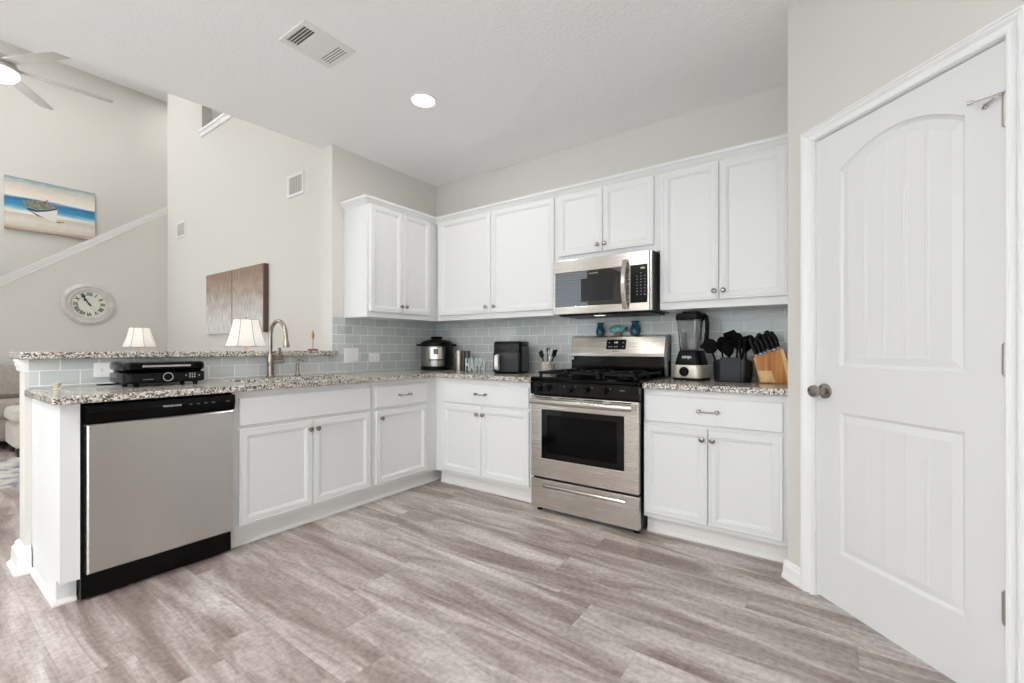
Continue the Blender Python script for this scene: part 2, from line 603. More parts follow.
def thing(name, label, cat, loc=(0, 0, 0), rotz=0, group=None):
    o = bpy.data.objects.new(name, None)
    COL.objects.link(o)
    o.empty_display_size = 0.05
    o.location = loc
    o.rotation_euler = (0, 0, rotz)
    o['label'] = label
    o['category'] = cat
    if group:
        o['group'] = group
    return o


def tag(o, label, cat, group=None, kind=None):
    o['label'] = label
    o['category'] = cat
    if group:
        o['group'] = group
    if kind:
        o['kind'] = kind
    return o


def struct(o, label=None):
    o['kind'] = 'structure'
    if label:
        o['label'] = label
    return o


def copy_tree(o, parent=None):
    c = o.copy()
    COL.objects.link(c)
    c.parent = parent
    for ch in list(o.children):
        copy_tree(ch, c)
    return c


def text(s, size, material, name, parent, loc, rot=(pi / 2, 0, 0), depth=0.0006, align='CENTER', sx=1.0, bold=0.0):
    cu = bpy.data.curves.new(name, 'FONT')
    cu.body = s
    cu.size = size
    cu.extrude = depth
    cu.offset = bold
    cu.align_x = align
    cu.align_y = 'CENTER'
    t = bpy.data.objects.new(name + '_tmp', cu)
    COL.objects.link(t)
    dg = bpy.context.evaluated_depsgraph_get()
    dg.update()
    me = bpy.data.meshes.new_from_object(t.evaluated_get(dg))
    bpy.data.objects.remove(t)
    bpy.data.curves.remove(cu)
    me.transform(Matrix.Diagonal((sx, 1, 1, 1)))
    me.materials.clear()
    me.materials.append(material)
    o = bpy.data.objects.new(name, me)
    COL.objects.link(o)
    o.parent = parent
    o.location = loc
    o.rotation_euler = rot
    return o


R2 = math.sqrt(0.5)
CT = 0.914           # counter top height
CH = 2.77            # kitchen ceiling height
LH = 5.37            # living room ceiling height
WX, WY = 3.115, -0.715   # corner where the pantry wall turns off at 45 degrees

# =================================================================== THE SETTING
struct(MB().box(-6.25, 4.3, -7.2, 1.4, -0.1, 0.0).build('floor', M['floor']), 'grey-brown wood-look plank floor')
ck = MB().prism([(-0.145, -1.17), (-0.145, 0.12), (3.4, 0.12), (3.4, -0.5), (4.3, -1.6), (4.3, -7.1), (-0.42, -7.1), (-0.25, -2.92)], CH, CH + 0.25)
struct(ck.build('ceiling', M['ceil']), 'white textured flat kitchen ceiling')
struct(MB().box(-6.25, 0.0, -7.1, 1.4, LH, LH + 0.1).build('ceiling_living', M['ceil']), 'high white living room ceiling')
struct(MB().box(-0.145, 3.4, 0.0, 0.12, 0, CH).build('wall_back', M['wall']), 'beige kitchen wall behind the range')
struct(MB().box(-0.145, 0.0, -1.17, 0.0, 0, CH).build('wall_left', M['wall']), 'beige kitchen wall ending beside the open bar')
struct(MB().box(-0.145, 0.0, -2.865, -1.17, 0, 1.06).build('wall_half', M['wall']), 'low beige half wall under the granite bar')
struct(MB().prism([(-0.42, -7.1), (-0.25, -2.92), (-0.145, -1.17), (-0.145, 1.3), (0.0, 1.3), (0.0, -7.1)], CH + 0.25, LH).build('wall_upper', M['wall']))
# pantry wall: short return, 45-degree wall with a door opening
struct(MB().prism([(WX, 0.0), (WX, WY), (WX + 0.12, WY - 0.0), (WX + 0.12, 0.0)], 0, CH).build('wall_right', M['wall']))
DT0, DT1, DZ0, DZ1 = 0.162, 0.846, 0.014, 2.05


def diag(o):
    """local x runs along the pantry wall away from the corner, local -y faces the kitchen"""
    o.location = (WX, WY, 0)
    o.rotation_euler = (0, 0, -pi / 4)
    return o


j = 0.012
dw = MB().cells([0, DT0 - j, DT1 + j, 1.40], [0, DZ1 + j, CH], lambda i, k: not (i == 1 and k == 0), 0.0, 0.115, 1)
struct(diag(dw.build('wall_pantry', M['wall'])), 'angled beige wall holding the pantry door')
ex, ey = WX + 1.40 * R2, WY - 1.40 * R2
struct(MB().cells([-7.1, -6.4, -4.0, ey + 0.05], [0, 0.3, 2.5, CH], lambda i, k: not (i == 1 and k == 1), ex, ex + 0.12, 0).build('wall_east', M['wall']))
f = MB()
for y in (-6.4, -5.6, -4.8, -4.0):
    f.box(ex + 0.03, ex + 0.08, y - 0.03, y + 0.03, 0.3, 2.5)
for z in (0.3, 1.4, 2.5):
    f.box(ex + 0.03, ex + 0.08, -6.4, -4.0, z - 0.03, z + 0.03)
struct(f.build('added_window_3', M['trim']))  # unseen window added to brighten the surfaces that face east
# living room
SY = -0.7484
tri = MB().cells([-5.0, -3.72, -0.9, -0.145], [0, 4.09, 5.0, LH], lambda i, k: not (i == 1 and k == 1), SY, SY + 0.12, 1)
struct(tri.build('wall_living', M['wall']), 'tall pale living room wall with a high opening')
struct(MB().prism([(-7.0, 0.0), (SY, 0.0), (SY, 3.24), (-2.447, 1.93), (-4.9, 0.02), (-7.0, 0.02)], -5.12, -5.0, 0).build('wall_stair', M['wall']), 'beige wall under the sloping stair cap')
struct(MB().box(-6.2, -6.05, -7.1, 1.3, 0, LH).build('wall_far', M['wall']), 'tall beige wall behind the stairs')
struct(MB().box(-6.05, -0.145, 1.2, 1.35, 0, LH).build('wall_north', M['upper_wall']), 'grey wall seen through the high opening')
struct(MB().box(-4.95, -0.145, SY + 0.12, 1.2, 3.5, 3.7).build('floor_upper', M['upper_wall']))
# south wall behind the camera; two large unseen windows are assumed and sized for daylight
sw = MB().cells([-6.2, -5.9, -3.9, -2.35, -1.3, 0.6, 3.95, 4.3], [0, 0.05, 0.4, 0.9, 2.55, 2.95, 3.6, LH],
                lambda i, k: not ((i == 1 and k in (2, 3, 4, 5)) or (i == 3 and k in (3, 4)) or (i == 5 and k in (1, 2, 3))), -7.1, -7.0, 1)
struct(sw.build('wall_south', M['wall']))
for nm, (x0, x1, z0, z1, nx, nz) in {'unseen_window_1': (-5.9, -3.9, 0.4, 3.6, 2, 4), 'unseen_window_2': (0.6, 3.95, 0.05, 2.55, 4, 1), 'window_4': (-2.35, -1.3, 0.9, 2.95, 1, 1)}.items():
    f = MB()
    for i in range(nx + 1):
        x = x0 + (x1 - x0) * i / nx
        f.box(x - 0.03, x + 0.03, -7.07, -7.02, z0, z1)
    for i in range(nz + 1):
        z = z0 + (z1 - z0) * i / nz
        f.box(x0, x1, -7.07, -7.02, z - 0.03, z + 0.03)
    if nm == 'window_4':
        for i in range(32):
            z = z0 + (z1 - z0) * (i + 0.5) / 32
            f.box(x0 + 0.03, x1 - 0.03, -7.015, -6.98, z - 0.005, z + 0.005)
    struct(f.build(nm, M['trim']))

# stair cap: white trim along the slope
th = math.atan2(3.25 - 1.937, -0.755 + 2.447)
L = 3.3
cap = MB().box(-L, 0, -0.09, 0.09, -0.015, 0.0).box(-L, 0, -0.078, 0.078, -0.05, -0.015).box(-L, 0, -0.068, 0.068, -0.085, -0.05)
cap.xf(Matrix.Translation((-5.06, SY, 3.30)) @ Matrix.Rotation(pi / 2, 4, 'Z') @ Matrix.Rotation(-th, 4, 'Y'))
struct(cap.build('trim_1', M['trim'], bevel=0.004), 'white sloping cap on the stair wall')
sill = MB().box(-3.76, -0.85, SY - 0.035, SY + 0.15, 4.065, 4.10).box(-3.74, -0.87, SY - 0.02, SY, 4.005, 4.065)
struct(sill.build('trim_2', M['trim'], bevel=0.005), 'white sill trim under the high opening')

# backsplash tile
bs = MB().cells([0.0, 1.6, 2.36, WX - 0.001], [CT - 0.02, 1.375, 1.40], lambda i, k: k == 0 or i == 1, -0.008, -0.0005, 1)
struct(bs.build('wall_tile_back', M['tile_x']), 'pale glass subway tile behind the range')
bs = MB().box(0.0005, 0.008, -1.17, -0.008, CT - 0.02, 1.374).box(0.0005, 0.008, -2.85, -1.17, CT - 0.02, 1.062)
bs.box(-0.0, 0.008, -1.1725, -1.17, 1.10, 1.374)
struct(bs.build('wall_tile_left', M['tile_y']), 'grey glass subway tile along the bar side')

# baseboards
def base_profile(h):
    return [(0, 0), (-0.026, 0), (-0.026, 0.012), (-0.018, 0.028), (-0.016, h * 0.72), (-0.010, h * 0.80), (-0.010, h * 0.9), (-0.004, h), (0, h)]


bb = MB()
p = base_profile(0.085)
bb.loops([[(-0.012, q[0], q[1]) for q in p], [(DT0 - 0.062, q[0], q[1]) for q in p]])
struct(diag(bb.build('baseboard_pantry', M['trim'])), 'white baseboard beside the pantry door casing')
bb = MB()
p = [(q[0] * 1.6, q[1]) for q in base_profile(0.13)]
pts = []
for (x, y, nx, ny) in ((-0.145, -1.2, -1, 0), (-0.145, -2.865, -1, -1), (0.0, -2.865, 1, -1), (0.0, -2.845, 1, 0)):
    pts.append([(x - q[0] * nx, y - q[0] * ny, q[1]) for q in p])
bb.loops(pts)
struct(bb.build('baseboard_bar', M['trim']), 'white baseboard wrapping the end of the half wall')
# corbel cap moulding under the bar ledge
cm = MB()
prof = [(0, 1.000), (-0.008, 1.002), (-0.012, 1.014), (-0.010, 1.020), (-0.016, 1.030), (-0.018, 1.042), (-0.014, 1.046), (-0.020, 1.052), (-0.020, 1.063), (0, 1.063)]
pts = []
for (x, y, nx, ny) in ((-0.145, -1.2, -1, 0), (-0.145, -2.865, -1, -1), (0.0, -2.865, 0.15, -1), (0.0, -2.851, 0.15, 0)):
    pts.append([(x - q[0] * nx, y - q[0] * ny, q[1]) for q in prof])
cm.loops(pts)
struct(cm.build('trim_3', M['trim']), 'small white moulding under the granite bar end')

# ------------------------------------------------------------------ pantry door
def prof_rect(mb, x0, x1, z0, z1, prof, y0):
    """nested rectangular loops; prof=[(inset, y)] ; last loop is capped"""
    loops = []
    for ins, y in prof:
        loops.append([(x0 + ins, y0 + y, z0 + ins), (x1 - ins, y0 + y, z0 + ins), (x1 - ins, y0 + y, z1 - ins), (x0 + ins, y0 + y, z1 - ins)])
    mb.loops(loops)
    return mb


def arch_pts(x0, x1, z0, zs, rise, n=18):
    """closed outline with an arched top (n segments across)"""
    pts = [(x0, z0), (x1, z0)]
    for i in range(n + 1):
        t = i / n
        x = x1 + (x0 - x1) * t
        pts.append((x, zs + rise * (1 - (2 * t - 1) ** 2)))
    return pts


door = diag(bpy.data.objects.new('door_1', None))
COL.objects.link(door)
struct(door, 'white two-panel pantry door with arched top panel')
yd = 0.004
PX0, PX1 = 0.277, 0.739
leaf = MB()
bm = leaf.bm
outer = [(DT0, DZ0), (DT1, DZ0), (DT1, DZ1), (DT0, DZ1)]
up_o = arch_pts(PX0, PX1, 1.040, 1.876, 0.082)
lo_o = [(PX0, 0.243), (PX1, 0.243), (PX1, 0.845), (PX0, 0.845)]


def loopv(pts, y):
    return [bm.verts.new((a, y, b)) for a, b in pts]


vo = loopv(outer, yd)
vu = loopv(up_o, yd)
vl = loopv(lo_o, yd)
edges = []
for vs in (vo, vu, vl):
    for i in range(len(vs)):
        edges.append(bm.edges.new((vs[i], vs[(i + 1) % len(vs)])))
bmesh.ops.triangle_fill(bm, use_beauty=True, use_dissolve=False, edges=edges)
for f in [f for f in bm.faces]:
    c = f.calc_center_median()
    inside_u = PX0 < c.x < PX1 and 1.04 < c.z < 1.876 + 0.082 * (1 - (2 * (c.x - PX0) / (PX1 - PX0) - 1) ** 2) - 1e-4
    inside_l = PX0 < c.x < PX1 and 0.243 < c.z < 0.845
    if inside_u or inside_l:
        bm.faces.remove(f)


def inset_loop(pts, ins, z0, zs, rise):
    if rise:
        return arch_pts(PX0 + ins, PX1 - ins, z0 + ins, zs - ins * 0.9, rise - ins * 0.25)
    return [(PX0 + ins, z0 + ins), (PX1 - ins, z0 + ins), (PX1 - ins, zs - ins), (PX0 + ins, zs - ins)]


for (vs, z0, zs, rise) in ((vu, 1.040, 1.876, 0.082), (vl, 0.243, 0.845, 0)):
    prev = vs
    for ins, y in ((0.004, 0.006), (0.012, 0.011), (0.020, 0.009), (0.040, 0.0045)):
        cur = loopv(inset_loop(None, ins, z0, zs, rise), yd + y)
        n = len(cur)
        for i in range(n):
            bm.faces.new((prev[i], prev[(i + 1) % n], cur[(i + 1) % n], cur[i]))
        prev = cur
    bm.faces.new(prev)
# back and sides
vb = loopv(outer, yd + 0.035)
bm.faces.new(vb)
for i in range(4):
    bm.faces.new((vo[i], vo[(i + 1) % 4], vb[(i + 1) % 4], vb[i]))
# plank grooves: thin V battens sunk as narrow dark-free ridges
dl = leaf.build('door_leaf', M['door'], door)
gr = MB()
gw = PX1 - PX0 - 0.08
for k in range(1, 5):
    x = PX0 + 0.04 + gw * k / 5
    tt = (x - PX0) / (PX1 - PX0)
    zt = 1.840 + 0.072 * (1 - (2 * tt - 1) ** 2) - 0.004
    for a, b in ((1.083, zt), (0.286, 0.803)):
        for dx in (-0.0042, 0.0042):
            gr.prism([(x + dx - 0.003, yd + 0.0047), (x + dx, yd + 0.0034), (x + dx + 0.003, yd + 0.0047)], a, b, 2)
gr.build('plank_bead', M['door'], dl)
# knob
kb = MB()
kc = Vector((0.209, yd, 0.93))
kb.lathe([(0.0, 0), (0.033, 0.0), (0.034, 0.004), (0.030, 0.010), (0.016, 0.014), (0.012, 0.020), (0.011, 0.034), (0.020, 0.042), (0.0265, 0.052), (0.0275, 0.060), (0.024, 0.068), (0.012, 0.072), (0.0, 0.073)], kc, 28, (0, -1, 0))
kb.build('door_knob', M['nickel'], door, smooth=True, label='brushed nickel round door knob')
for zc in (1.838, 1.085, 0.335):
    h = MB().cyl((DT1 + 0.002, yd - 0.006, zc - 0.047), (DT1 + 0.002, yd - 0.006, zc + 0.047), 0.0065, seg=12)
    h.cyl((DT1 + 0.002, yd - 0.006, zc - 0.052), (DT1 + 0.002, yd - 0.006, zc - 0.047), 0.004).cyl((DT1 + 0.002, yd - 0.006, zc + 0.047), (DT1 + 0.002, yd - 0.006, zc + 0.052), 0.004)
    h.box(DT1 - 0.010, DT1, yd - 0.0015, yd, zc - 0.045, zc + 0.045)
    h.build('hinge', M['hinge'], door, smooth=True, label='nickel door hinge')
# hinge-pin door stop on the top hinge
hs = MB().box(DT1 - 0.012, DT1 + 0.012, yd - 0.016, yd - 0.0005, 1.887, 1.892)
hs.tube([(DT1, yd - 0.014, 1.8895), (DT1 - 0.03, yd - 0.022, 1.890), (DT1 - 0.066, yd - 0.034, 1.892)], 0.0036, 8)
hs.cyl((DT1 - 0.062, yd - 0.032, 1.892), (DT1 - 0.074, yd - 0.038, 1.893), 0.007, seg=12)
hs.tube([(DT1 - 0.02, yd - 0.014, 1.884), (DT1 - 0.045, yd - 0.010, 1.875)], 0.0036, 8)
hs.cyl((DT1 - 0.042, yd - 0.011, 1.876), (DT1 - 0.052, yd - 0.004, 1.871), 0.007, seg=12)
hs.build('door_stop', M['chrome'], door, smooth=True, label='chrome hinge-pin door stop')
# jamb + casing
jm = MB()
for x0, x1 in ((DT0 - j, DT0 - 0.003), (DT1 + 0.003, DT1 + j)):
    jm.box(x0, x1, 0.0, 0.115, 0, DZ1 + 0.006)
jm.box(DT0 - j, DT1 + j, 0.0, 0.115, DZ1 + 0.006, DZ1 + j)
jm.box(DT0 - 0.003, DT1 + 0.003, 0.055, 0.115, DZ1 - 0.01, DZ1 + 0.003)
struct(diag(jm.build('trim_4', M['trim'])), 'white jamb around the pantry door')
cs = MB()
cw = 0.053
prof = [(0.0, 0.0), (0.0, -0.009), (0.004, -0.014), (0.009, -0.014), (0.012, -0.009), (0.026, -0.013), (0.034, -0.022), (0.038, -0.024), (0.040, -0.018), (0.044, -0.018), (0.047, -0.025), (cw, -0.024), (cw, 0.0)]
xi0, xi1, zi = DT0 - 0.007, DT1 + 0.007, DZ1 + 0.008
path = lambda o: [(xi0 - o, 0.0), (xi0 - o, zi + o), (xi1 + o, zi + o), (xi1 + o, 0.0)]
loops = []
for k in range(4):
    loops.append([(path(q[0])[k][0], q[1], path(q[0])[k][1]) for q in prof])
cs.loops(loops)
struct(diag(cs.build('trim_5', M['trim'])), 'white moulded casing around the pantry door')

# =================================================================== CABINETS
def ring_door(name, parent, x0, x1, z0, z1, yf, flat=False, label=None):
    """overlay door/drawer front; yf = front face y (negative outward), local frame"""
    t = 0.019
    mb = MB()
    if flat:
        prof = [(0, t), (0, 0.004), (0.004, 0.0)]
    else:
        prof = [(0, t), (0, 0.003), (0.003, 0.0), (0.010, 0.0), (0.013, 0.0022), (0.016, 0.0), (0.038, 0.0), (0.042, 0.004), (0.047, 0.004), (0.052, 0.009), (0.056, 0.0095)]
    prof_rect(mb, x0, x1, z0, z1, prof, yf)
    return mb.build(name, M['cab'], parent, label=label)


def knob(parent, x, y, z):
    k = MB().lathe([(0.0085, 0), (0.006, 0.004), (0.0055, 0.012), (0.010, 0.016), (0.0155, 0.021), (0.0155, 0.025), (0.010, 0.0285), (0, 0.0295)], (x, y, z), 20, (0, -1, 0))
    return k.build('knob', M['nickel'], parent, smooth=True, label='round brushed nickel knob')


def pull(parent, x, y, z, w=0.096):
    mb = MB()
    for s in (-1, 1):
        mb.lathe([(0.009, 0), (0.007, 0.004), (0.006, 0.016), (0.0105, 0.020), (0.0115, 0.025), (0.008, 0.030), (0, 0.031)], (x + s * w / 2, y, z), 16, (0, -1, 0))
    pts = [(x + w * (i / 10 - 0.5), y - 0.024 + 0.003 * (1 - (i / 5 - 1) ** 2), z - 0.004 * (1 - (i / 5 - 1) ** 2)) for i in range(11)]
    mb.tube(pts, 0.0036, 8)
    return mb.build('handle', M['nickel'], parent, smooth=True, label='brushed nickel bar pull')


FF, DF = -0.61, -0.629   # face-frame and door planes of base cabinets


def base_cabinet(label, loc, rotz, w, drawers, doors, body_x=None, knobs=(), pulls=(), false=False, group='white base cabinets'):
    t = thing('base_cabinet', label, 'cabinet', loc, rotz, group)
    b0, b1 = body_x or (0, w)
    MB().box(b0, b1, FF, -0.012, 0.11, 0.879).build('carcass', M['cab'], t)
    tk = MB().box(b0, b1, -0.545, -0.53, 0.0, 0.11)
    tk.loops([[(x, -0.545, 0.0), (x, -0.557, 0.0), (x, -0.557, 0.008), (x, -0.549, 0.02), (x, -0.545, 0.022)] for x in (b0, b1)])
    tk.build('toe_kick', M['kick'], t)
    for x0, x1 in drawers:
        d = ring_door('false_front' if false else 'drawer', t, x0, x1, 0.687, 0.842, DF, flat=True)
        for px in pulls:
            pull(d, px, DF, 0.768)
    for (x0, x1), kx in zip(doors, knobs):
        d = ring_door('door', t, x0, x1, 0.135, 0.668, DF)
        knob(d, kx, DF, 0.613)
    return t


GB = None
base_cabinet('white base cabinet with one drawer and two doors right of the range', (0, 0, 0), 0, 0,
             [(2.376, 3.088)], [(2.372, 2.7285), (2.7335, 3.088)], (2.367, 3.108), (2.703, 2.757), (2.733,))
base_cabinet('white base cabinet between the inside corner and the range, one wide drawer over two doors', (0, 0, 0), 0, 0,
             [(0.705, 1.545)], [(0.700, 1.107), (1.112, 1.545)], (0.612, 1.590), (1.078, 1.136), (1.115,))
# left run: local x = world y, front (-y local) = world +x
base_cabinet('narrow white base cabinet with one drawer and one door left of the inside corner', (0, 0, 0), pi / 2, 0,
             [(-1.227, -0.732)], [(-1.222, -0.728)], (-1.249, -0.012), (-1.182,), (-0.968,))
base_cabinet('white sink base cabinet with a plain false front and two doors beside the dishwasher', (0, 0, 0), pi / 2, 0,
             [(-2.135, -1.270)], [(-2.135, -1.7065), (-1.7015, -1.272)], (-2.163, -1.251), (-1.728, -1.680), (), True)
# finished end panel left of the dishwasher
ep = MB().prism([(0.0015, 0.0), (0.545, 0.0), (0.545, 0.11), (0.612, 0.11), (0.612, 0.879), (0.0015, 0.879)], -2.84, -2.7765, 1)
ept = thing('cabinet_end_panel', 'white finished end panel left of the dishwasher, at the end of the peninsula', 'cabinet panel')
ep.build('panel', M['cab'], ept)
sm = MB().loops([[(x, y0, 0.0), (x, y0 - 0.014, 0.0), (x, y0 - 0.014, 0.008), (x, y0 - 0.006, 0.022), (x, y0, 0.024)] for x, y0 in ((0.028, -2.84), (0.545, -2.84))])
sm.loops([[(0.545, y, 0.0), (0.557, y, 0.0), (0.557, y, 0.008), (0.549, y, 0.02), (0.545, y, 0.022)] for y in (-2.853, -2.7765)])
sm.build('shoe_molding', M['kick'], ept)

# ---- upper cabinets
UF, UD = -0.305, -0.324


def upper_cabinet(label, rotz, body, z0, doors, zd0, zd1, knobs, zk, side=None):
    t = thing('wall_cabinet', label, 'cabinet', (0, 0, 0), rotz, 'white wall cabinets')
    MB().box(body[0], body[1], UF, -0.0025, z0, 2.286).build('carcass', M['cab'], t)
    for (x0, x1), kx in zip(doors, knobs):
        d = ring_door('door', t, x0, x1, zd0, zd1, UD)
        knob(d, kx, UD, zk)
    return t


upper_cabinet('tall white wall cabinet with two doors right of the microwave, above the blender', 0, (2.369, 3.112), 1.371,
              [(2.386, 2.7275), (2.7325, 3.089)], 1.418, 2.258, (2.706, 2.757), 1.470)
upper_cabinet('short white wall cabinet with two small doors above the microwave', 0, (1.5925, 2.3675), 1.762,
              [(1.612, 1.9665), (1.9715, 2.331)], 1.808, 2.264, (1.936, 1.990), 1.857)
upper_cabinet('wide white wall cabinet with two doors between the corner and the microwave', 0, (0.327, 1.591), 1.371,
              [(0.372, 0.959), (0.964, 1.572)], 1.415, 2.268, (0.920, 1.007), 1.468)
upper_cabinet('white wall cabinet with two narrow doors on the left wall beside the bar opening', pi / 2, (-1.062, -0.0025), 1.371,
              [(-1.040, -0.7155), (-0.7105, -0.394)], 1.415, 2.268, (-0.737, -0.684), 1.470)
# crown moulding running round the top of the wall cabinets
cp = [(-0.02, 2.262), (0.003, 2.262), (0.007, 2.272), (0.012, 2.275), (0.030, 2.298), (0.038, 2.302), (0.040, 2.318), (-0.02, 2.318)]
cr = MB()
cyU = 0.306
pathc = [((0.003, -1.0635), (0, -1)), ((cyU, -1.0635), (1, -1)), ((cyU, -cyU), (1, -1)), ((WX - 0.003, -cyU), (0, -1))]
cr.loops([[(x + q[0] * nx, y + q[0] * ny, q[1]) for q in cp] for (x, y), (nx, ny) in pathc])
tag(cr.build('crown_molding', M['cab']), 'white stepped crown molding running along the tops of the wall cabinets', 'molding')

# =================================================================== COUNTERS
ce = 0.650
HX0, HX1, HY0, HY1 = 0.13, 0.53, -2.02, -1.27
xs = [0.009, HX0, HX1, ce, 1.5925]
ys = [-2.868, HY0, HY1, -ce, -0.009]
ct = MB().cells(xs, ys, lambda i, k: (i == 3 and k == 3) or (i < 3 and not (i == 1 and k == 1)), 0.880, CT, 2)
tag(ct.build('countertop', M['granite'], bevel=0.005), 'speckled granite countertop running around the corner with the sink cut into it', 'countertop')
ct = MB().box(2.369, WX - 0.002, -ce, -0.009, 0.880, CT)
tag(ct.build('countertop', M['granite'], bevel=0.005), 'short speckled granite countertop right of the range', 'countertop')
ct = MB().cells([-0.33, -0.147, 0.05], [-2.885, -1.172, -1.145], lambda i, k: k == 0, 1.064, 1.100, 2)
ct.box(0.0085, 0.05, -1.172, -1.150, 1.064, 1.100)
tag(ct.build('bar_counter', M['granite'], bevel=0.005), 'raised speckled granite bar ledge along the half wall', 'countertop')
# sink bowl
sk = MB()
o = [(HX0 - 0.012, HY0 - 0.012), (HX1 + 0.012, HY0 - 0.012), (HX1 + 0.012, HY1 + 0.012), (HX0 - 0.012, HY1 + 0.012)]
i_ = [(HX0 + 0.002, HY0 + 0.002), (HX1 - 0.002, HY0 + 0.002), (HX1 - 0.002, HY1 - 0.002), (HX0 + 0.002, HY1 - 0.002)]
b_ = [(HX0 + 0.02, HY0 + 0.02), (HX1 - 0.02, HY0 + 0.02), (HX1 - 0.02, HY1 - 0.02), (HX0 + 0.02, HY1 - 0.02)]
sk.loops([[(*p, 0.70) for p in o], [(*p, 0.878) for p in o], [(*p, 0.878) for p in i_], [(*p, 0.715) for p in b_]])
tag(sk.build('sink', M['sink']), 'stainless undermount sink below the faucet', 'sink')

# faucet
t = thing('faucet', 'brushed nickel gooseneck pull-down faucet on the counter by the bar', 'faucet', (0.07, -1.695, CT))
MB().lathe([(0.030, 0), (0.030, 0.006), (0.024, 0.012), (0.022, 0.04), (0.0235, 0.075), (0.0225, 0.08), (0.0235, 0.085), (0.022, 0.135), (0.017, 0.15), (0.014, 0.165)], (0, 0, 0), 24).build('base', M['nickel_light'], t, smooth=True)
pts = [(0, 0, 0.15), (0, 0, 0.22), (0, 0, 0.30)]
for k in range(1, 13):
    a = pi * k / 12 * 0.97
    pts.append((0.085 - 0.085 * cos(a), 0.02 * k / 12, 0.30 + 0.095 * sin(a)))
ex_ = pts[-1]
pts.append((ex_[0] + 0.004, ex_[1], ex_[2] - 0.03))
MB().tube(pts, 0.0140, 14).build('gooseneck', M['nickel_light'], t, smooth=True)
e = pts[-1]
MB().lathe([(0.0135, 0), (0.014, 0.01), (0.0175, 0.035), (0.021, 0.062), (0.021, 0.068), (0, 0.068)], e, 20, (0.10, 0, -1)).build('spray_head', M['nickel_light'], t, smooth=True)
hm = MB().cyl((0.0, 0.015, 0.112), (0.0, 0.080, 0.112), 0.013).lathe([(0.014, 0), (0.014, 0.03), (0.010, 0.036), (0, 0.036)], (0, 0.060, 0.112), 18, (0, 1, 0))
hm.tube([(0, 0.076, 0.115), (0.004, 0.070, 0.16), (0.012, 0.058, 0.210)], [0.0085, 0.0075, 0.0085], 12)
hm.build('handle', M['nickel_light'], t, smooth=True)
t = thing('soap_dispenser', 'small brushed nickel soap pump right of the faucet', 'soap dispenser', (0.07, -1.497, CT))
MB().lathe([(0.024, 0), (0.024, 0.006), (0.016, 0.012), (0.012, 0.03), (0.0115, 0.075), (0.014, 0.08), (0.014, 0.09), (0, 0.09)], (0, 0, 0), 20).build('base', M['nickel_light'], t, smooth=True)
MB().cyl((0, 0, 0.088), (0, 0, 0.118), 0.006).lathe([(0.012, 0), (0.014, 0.006), (0.013, 0.014), (0, 0.018)], (0, 0, 0.11), 18).tube([(0, 0, 0.118), (0.02, 0.01, 0.120), (0.042, 0.018, 0.112)], [0.007, 0.006, 0.005], 10).build('pump_spout', M['nickel_light'], t, smooth=True)

# =================================================================== DISHWASHER (front faces +x)
t = thing('dishwasher', 'stainless dishwasher with a black control strip, set into the peninsula', 'dishwasher', (0, 0, 0), pi / 2)
MB().box(-2.772, -2.168, -0.60, -0.03, 0.012, 0.876).build('body', M['black_matte'], t)
prof = [(0, 0.055), (0, 0.006), (0.006, 0.0)]
db = MB()
prof_rect(db, -2.762, -2.174, 0.132, 0.784, prof, -0.655)
db.build('door', M['steel_y'], t, label='brushed stainless dishwasher door')
cp_ = MB().loops([[(x, -0.60, 0.786), (x, -0.640, 0.786), (x, -0.652, 0.792), (x, -0.662, 0.84), (x, -0.655, 0.868), (x, -0.60, 0.872)] for x in (-2.766, -2.171)])
cpo = cp_.build('control_panel', M['black'], t, label='glossy black dishwasher control strip')
text('FRIGIDAIRE', 0.012, M['print'], 'lettering', cpo, (-2.455, -0.6628, 0.838), rot=(pi / 2 - 0.2, 0, 0), sx=1.25)
for x in (-2.385, -2.352, -2.318, -2.283, -2.215):
    MB().box(x, x + 0.014, -0.6625, -0.655, 0.836, 0.8395).build('button', M['print_dim'], cpo)
MB().box(-2.770, -2.170, -0.560, -0.545, 0.004, 0.128).build('kick_plate', M['black_matte'], t)
for x in (-2.74, -2.20):
    MB().cyl((x, -0.53, 0.0), (x, -0.53, 0.02), 0.015).build('foot', M['black_matte'], t)

# =================================================================== RANGE
t = thing('gas_range', 'stainless gas range with black cooktop between the base cabinets', 'stove')
RX0, RX1 = 1.599, 2.360
MB().box(RX0 + 0.002, RX1 - 0.002, -0.645, -0.03, 0.03, 0.90).build('body', M['black_matte'], t)
ct = MB().loops([[(x, -0.03, 0.90), (x, -0.655, 0.90), (x, -0.680, 0.896), (x, -0.690, 0.902), (x, -0.685, 0.916), (x, -0.665, 0.924), (x, -0.03, 0.924)] for x in (RX0, RX1)])
ct.build('cooktop', M['black'], t, label='glossy black cooktop')
cpn = MB().loops([[(x, -0.64, 0.805), (x, -0.676, 0.805), (x, -0.684, 0.810), (x, -0.690, 0.886), (x, -0.684, 0.896), (x, -0.64, 0.897)] for x in (RX0, RX1)])
cpn = cpn.build('control_panel', M['black_panel'], t, label='black control panel with burner knobs')
RK = MB().lathe([(0.023, 0), (0.023, 0.004), (0.019, 0.008), (0.017, 0.026), (0.015, 0.029), (0, 0.029)], (0, 0, 0), 22, (0, -1, 0)).box(-0.004, 0.004, -0.031, -0.008, -0.018, 0.018)
for k, x in enumerate((1.672, 1.742, 1.905, 2.02, 2.145)):
    if k == 0:
        rk = RK.build('burner_knob', M['black_matte'], cpn, smooth=True, loc=(x, -0.688, 0.852))
    else:
        c = rk.copy(); COL.objects.link(c); c.parent = cpn; c.location = (x, -0.688, 0.852)
